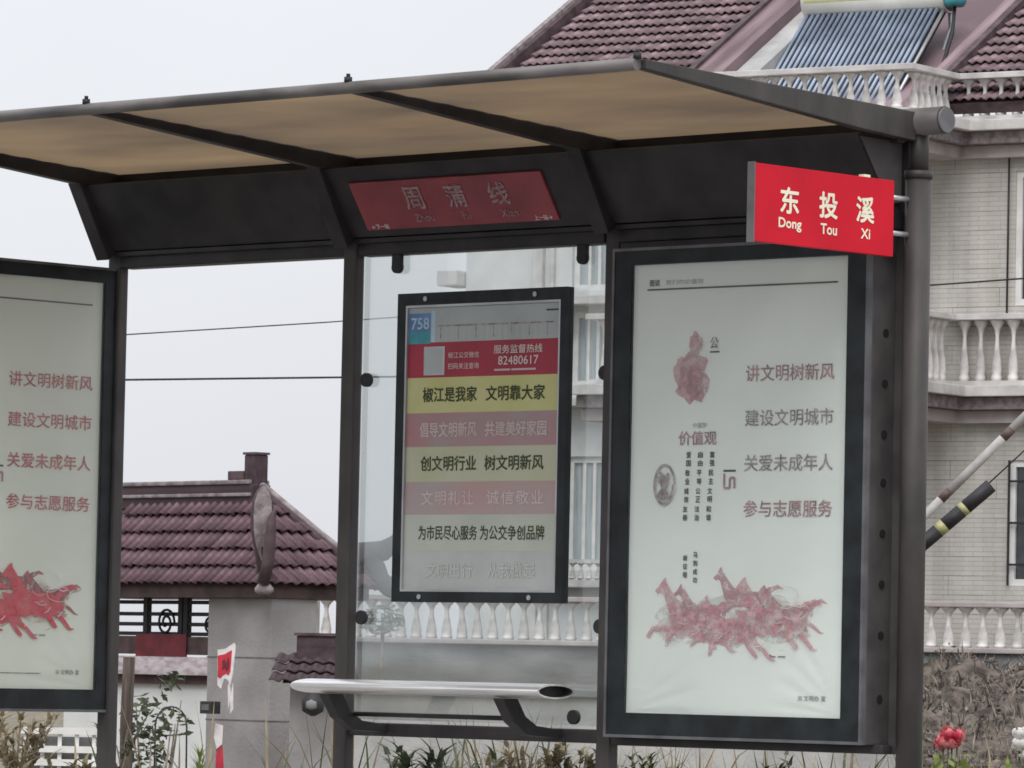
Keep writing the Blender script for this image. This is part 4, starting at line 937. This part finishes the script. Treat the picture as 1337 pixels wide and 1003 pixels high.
# verge weeds behind the shelter (nobody could count these)
g1, g2 = MB(), MB()
for _ in range(1500):
    u = rnd.uniform(-60, 1400); d = rnd.uniform(23.5, 27.5); p = px(u, 900, d)
    if p.y < 2.3: continue
    dens = .5 + .5 * math.sin(u * .021 + 1) * math.sin(u * .05 + d)
    if rnd.random() > .25 + .75 * dens: continue
    b_ = Vector((p.x, p.y, ground_h(p.x, p.y) - .02)); h = rnd.uniform(.26, .62) * (.75 + .45 * dens) + max(0, .26 - b_.z) * .7
    blade(g1 if rnd.random() < .68 else g2, b_, h, rnd.uniform(.1, .7), rnd.uniform(0, 6.28), rnd.uniform(.010, .028), rnd, rnd.uniform(.2, 1.2))
tag(g1.build('dry_grass', M['dry']), 'dry straw-coloured grass along the verge behind the shelter', 'grass', kind='stuff')
tag(g2.build('green_weeds', M['leaf']), 'thin green weeds growing among the dry grass of the verge', 'weeds', kind='stuff')
# leafy individual weeds under the lower rail
def leafy(label, u, v, d, h, n, leaf_l, mt, spread=.35):
    tp_ = px(u, v, d); gz = ground_h(tp_.x, tp_.y); p = thing('leafy_weed', label, 'plant', (tp_.x, tp_.y, gz - .02), 0)
    H = max(h, tp_.z - gz); st = MB(); lf = MB()
    for k in range(max(3, n // 14)):
        an = rnd.uniform(0, 6.28); top = Vector((math.cos(an) * spread * rnd.uniform(.1, .6), math.sin(an) * spread * rnd.uniform(.1, .6), H * rnd.uniform(.75, 1)))
        st.tube([(0, 0, 0), tuple(top * .5 + Vector((0, 0, .03))), tuple(top)], [.006, .005, .002], 5)
        for _ in range(14):
            b_ = top * rnd.uniform(.35, 1)
            blade(lf, b_, leaf_l * rnd.uniform(.3, .6), rnd.uniform(.8, 2.2), rnd.uniform(0, 6.28), leaf_l * .13, rnd, .8)
    st.build('stem', M['twig'], p); lf.build('foliage', mt, p)
leafy('drooping dark leafy weed under the rail below the bench middle', 552, 962, 24.6, .4, 150, .26, M['leafdark'], .3)
leafy('dry brown weed clump under the rail near the bench right end', 690, 968, 25.2, .4, 200, .20, M['dry'], .5)
leafy('bright green weed under the rail between bench brackets', 625, 985, 24.8, .3, 110, .22, M['leaf'], .35)
leafy('dark weed showing below the right-hand light box', 1003, 978, 24.5, .35, 90, .15, M['leafdark'], .3)
leafy('pale weed showing below the light box beside the third post', 862, 982, 24.9, .35, 90, .16, M['leaf'], .35)
leafy('straggly dark weed left of the leaning wood stake', 150, 958, 27.5, .5, 70, .14, M['leafdark'], .25)
leafy('bushy brown weed clump under the rail beside the third post', 752, 972, 25.0, .4, 190, .20, M['drygreen'], .4)
leafy('pale dry weed clump at the bottom left corner', 20, 965, 27.5, .5, 190, .22, M['dry'], .5)
leafy('greenish dry weed clump under the left light box', 95, 985, 26.5, .4, 150, .20, M['drygreen'], .5)
tpo = px(500, 808, 56.0); tpl = thing('terrace_plant', 'grey green potted plant at the left end of the terrace balustrade', 'plant', (tpo.x, tpo.y, -1.0))
lf = MB(); leaves(lf, Vector((0, 0, tpo.z + 1.0)), .26, .17, 150, .05, rnd); lf.build('foliage', M['palefoliage'], tpl); MB().tube([(0, 0, 0), (0, 0, tpo.z + 1.0)], .02, 6).build('stem', M['twig'], tpl)
# shrub, stake and small conifer in front of the gate
so_ = px(195, 905, 36); sg = -1.0
shb = thing('shrub', 'loose dark green shrub in front of the gate opening', 'shrub', (so_.x, so_.y, sg))
st = MB(); lf = MB(); Hs = so_.z - sg
for k in range(9):
    an = k * .7; top = Vector((math.cos(an) * .22, math.sin(an) * .22, Hs * rnd.uniform(.7, 1.08)))
    st.tube([(0, 0, 0), tuple(top * .55 + Vector((.02, 0, .1))), tuple(top)], [.018, .012, .004], 6)
for c, rx, rz, n in (((0, 0, Hs - .42), .17, .2, 170), ((.05, 0, Hs - .15), .16, .16, 70), ((-.12, 0, Hs - .12), .12, .14, 50), ((.08, .1, Hs + .08), .12, .08, 26), ((.18, .1, Hs - .2), .12, .1, 24)):
    leaves(lf, Vector(c), rx, rz, n, .035, rnd)
st.build('stem', M['twig'], shb); lf.build('foliage', M['leafdark'], shb)
hoop = thing('garden_hoop', 'thin dark wire hoop standing beside the shrub near the gate', 'frame', tuple(px(222, 1003, 37)), R(42.7))
MB().tube([(-.11, 0, -.6), (-.11, 0, .30)] + [(-.11 + .11 * (1 - math.cos(t)), 0, .30 + .13 * math.sin(t)) for t in [i * .314 for i in range(1, 10)]] + [(.11, 0, .30), (.12, 0, -.6)], .007, 6).build('hoop', M['iron'], hoop)
MB().tube([(-.11, 0, .22), (.11, 0, .24)], .006, 6).build('cross_wire', M['iron'], hoop)
wp0 = px(168, 858, 33); stake = thing('wooden_stake', 'rough dark wooden stake beside the left light box', 'post', (wp0.x, wp0.y, -1.0))
hh = wp0.z + 1.0
MB().tube([(0, 0, 0), (.01, 0, hh * .4), (-.008, 0, hh * .8), (.004, 0, hh)], [.045, .042, .040, .038], 9).build('shaft', M['wood'], stake)
MB().tube([(.03, 0, hh * .72), (.10, .02, hh * .78)], [.014, .006], 6).build('branch_stub', M['wood'], stake)
co = px(262, 968, 30); con = thing('small_conifer', 'small yellow-green bush at the foot of the gate pillar', 'bush', (co.x, co.y, -.95))
Hc = co.z + .95; st = MB(); st.tube([(0, 0, 0), (0, 0, Hc * .9)], [.02, .005], 6); st.build('stem', M['twig'], con)
lf = MB()
for i in range(300):
    t_ = rnd.random(); rr_ = .14 * (1 - t_) + .015; an = rnd.uniform(0, 6.28)
    blade(lf, Vector((math.cos(an) * rr_ * .4, math.sin(an) * rr_ * .4, Hc * (.45 + .5 * t_))), rnd.uniform(.05, .11), rnd.uniform(.2, .9), an, .012, rnd)
lf.build('foliage', M['leafyellow'], con)
# rubble bank with dry growth below the terrace at right
bank0 = px(1275, 935, 44)
mb = MB(); nxb, nyb = 70, 26
bx, by = Vector((math.cos(R(10.68)), math.sin(R(10.68)), 0)), Vector((-math.sin(R(10.68)), math.cos(R(10.68)), 0))
rb_ = random.Random(9); ph = [(rb_.uniform(2, 9), rb_.uniform(2, 9), rb_.uniform(0, 6)) for _ in range(9)]
def bank_h(a, b):
    base = -1.0 + 2.1 * min(1, max(0, (b + 7.5) / 7.0)) ** .8
    edge = 1
    return -1.0 + (base + 1.0) * (.25 + .75 * edge) + sum(math.sin(a * p + c) * math.sin(b * q + c * 2) * .035 for p, q, c in ph)
bo = Vector((-24.41695, 28.33515, 0)) + bx * 6.6 + by * -2.9
vs = []
for j in range(nyb):
    for i in range(nxb):
        a, b = -.1 + 6 * i / (nxb - 1), -8.0 + 8.0 * j / (nyb - 1); p = bo + bx * a + by * b; vs.append((p.x, p.y, bank_h(a, b) if 0 < i < nxb - 1 and 0 < j < nyb - 1 else -1.15))
mb.add(vs, [(j * nxb + i, j * nxb + i + 1, (j + 1) * nxb + i + 1, (j + 1) * nxb + i) for j in range(nyb - 1) for i in range(nxb - 1)])
tag(mb.build('earth_bank', M['bank']), kind='structure')
t1, t2, t3 = MB(), MB(), MB()
for _ in range(5200):
    a, b = rnd.uniform(-.05, 4.2), rnd.uniform(-7.6, -.1); p = bo + bx * a + by * b; p.z = bank_h(a, b) - .02
    r_ = rnd.random()
    blade(t1 if r_ < .62 else (t2 if r_ < .9 else t3), p, rnd.uniform(.06, .26), rnd.uniform(.2, 1.6), rnd.uniform(0, 6.28), rnd.uniform(.006, .022), rnd, rnd.uniform(.2, 1))
for _ in range(1500):
    a, b = rnd.uniform(-.05, 4.2), rnd.uniform(-7.0, -.1); p = bo + bx * a + by * b; p.z = bank_h(a, b) + rnd.uniform(0, .12)
    leaves(t1 if rnd.random() < .5 else t2, p, .05, .04, 2, .035, rnd)
tag(t1.build('dry_brush', M['twig']), 'grey brown dry brush covering the bank below the terrace', 'brush', kind='stuff')
tag(t2.build('dead_leaves', M['bank']), 'dark dead leaves scattered on the bank below the terrace', 'leaves', kind='stuff')
tag(t3.build('bank_weeds', M['leaf']), 'sparse green weeds on the bank below the terrace', 'weeds', kind='stuff')
# roses
def rose(label, u, v, d, mt, size, heads):
    c = px(u, v, d); gz = ground_h(c.x, c.y); p = thing('rose_bush', label, 'rose bush', (c.x, c.y, gz)); H = c.z - gz
    st = MB(); lf = MB()
    for (dx, dz) in heads:
        off = Vector((rt.x * dx, rt.y * dx, H + dz)); st.tube([(0, 0, 0), tuple(off * .6), tuple(off)], [.008, .006, .004], 6)
        bl = MB()
        for k in range(34):
            ph_ = math.acos(1 - 1.75 * (k + .5) / 34); an = k * 2.39996
            nr = (Vector((math.sin(ph_) * math.cos(an), math.sin(ph_) * math.sin(an), math.cos(ph_) * .8)) + Vector((rnd.gauss(0, .35), rnd.gauss(0, .35), rnd.gauss(0, .35)))).normalized(); ta = nr.cross(Vector((0, 0, 1))).normalized(); tb = nr.cross(ta)
            rr_ = size * rnd.uniform(.5, 1.35); c_ = off + nr * rr_ * .75; w = size * rnd.uniform(.35, .55); tip = nr * (size * .3) - tb * w * .5
            bl.add([c_ + tb * w - ta * w * .4 - nr * .012, c_ + tb * w + ta * w * .4 - nr * .012, c_ + ta * w + nr * .006, c_ - tb * w * .6 + ta * w * .6 + tip * .5, c_ - tb * w * .8 - ta * w * .5 + tip * .4, c_ - ta * w + nr * .006], [(0, 1, 2, 5), (5, 2, 3, 4)], True)
        bl.build('bloom', mt, p)
    leaves(lf, Vector((0, 0, H - .14)), .12, .07, 46, .028, rnd); leaves(lf, Vector((.03, 0, H - .3)), .16, .14, 60, .028, rnd)
    st.build('stem', M['leaf'], p); lf.build('foliage', M['leafyellow'], p)
rose('rose bush with one large pink bloom right of the end post', 1243, 962, 25.5, M['rose'], .040, [(.028, .0), (-.02, .008), (-.045, -.03), (.0, -.035)])
rose('rose bush with white blooms at the right edge of the view', 1331, 972, 25.5, M['rosewhite'], .034, [(0, 0), (.03, -.05), (.06, .03), (.0, .05), (.05, -.01)])
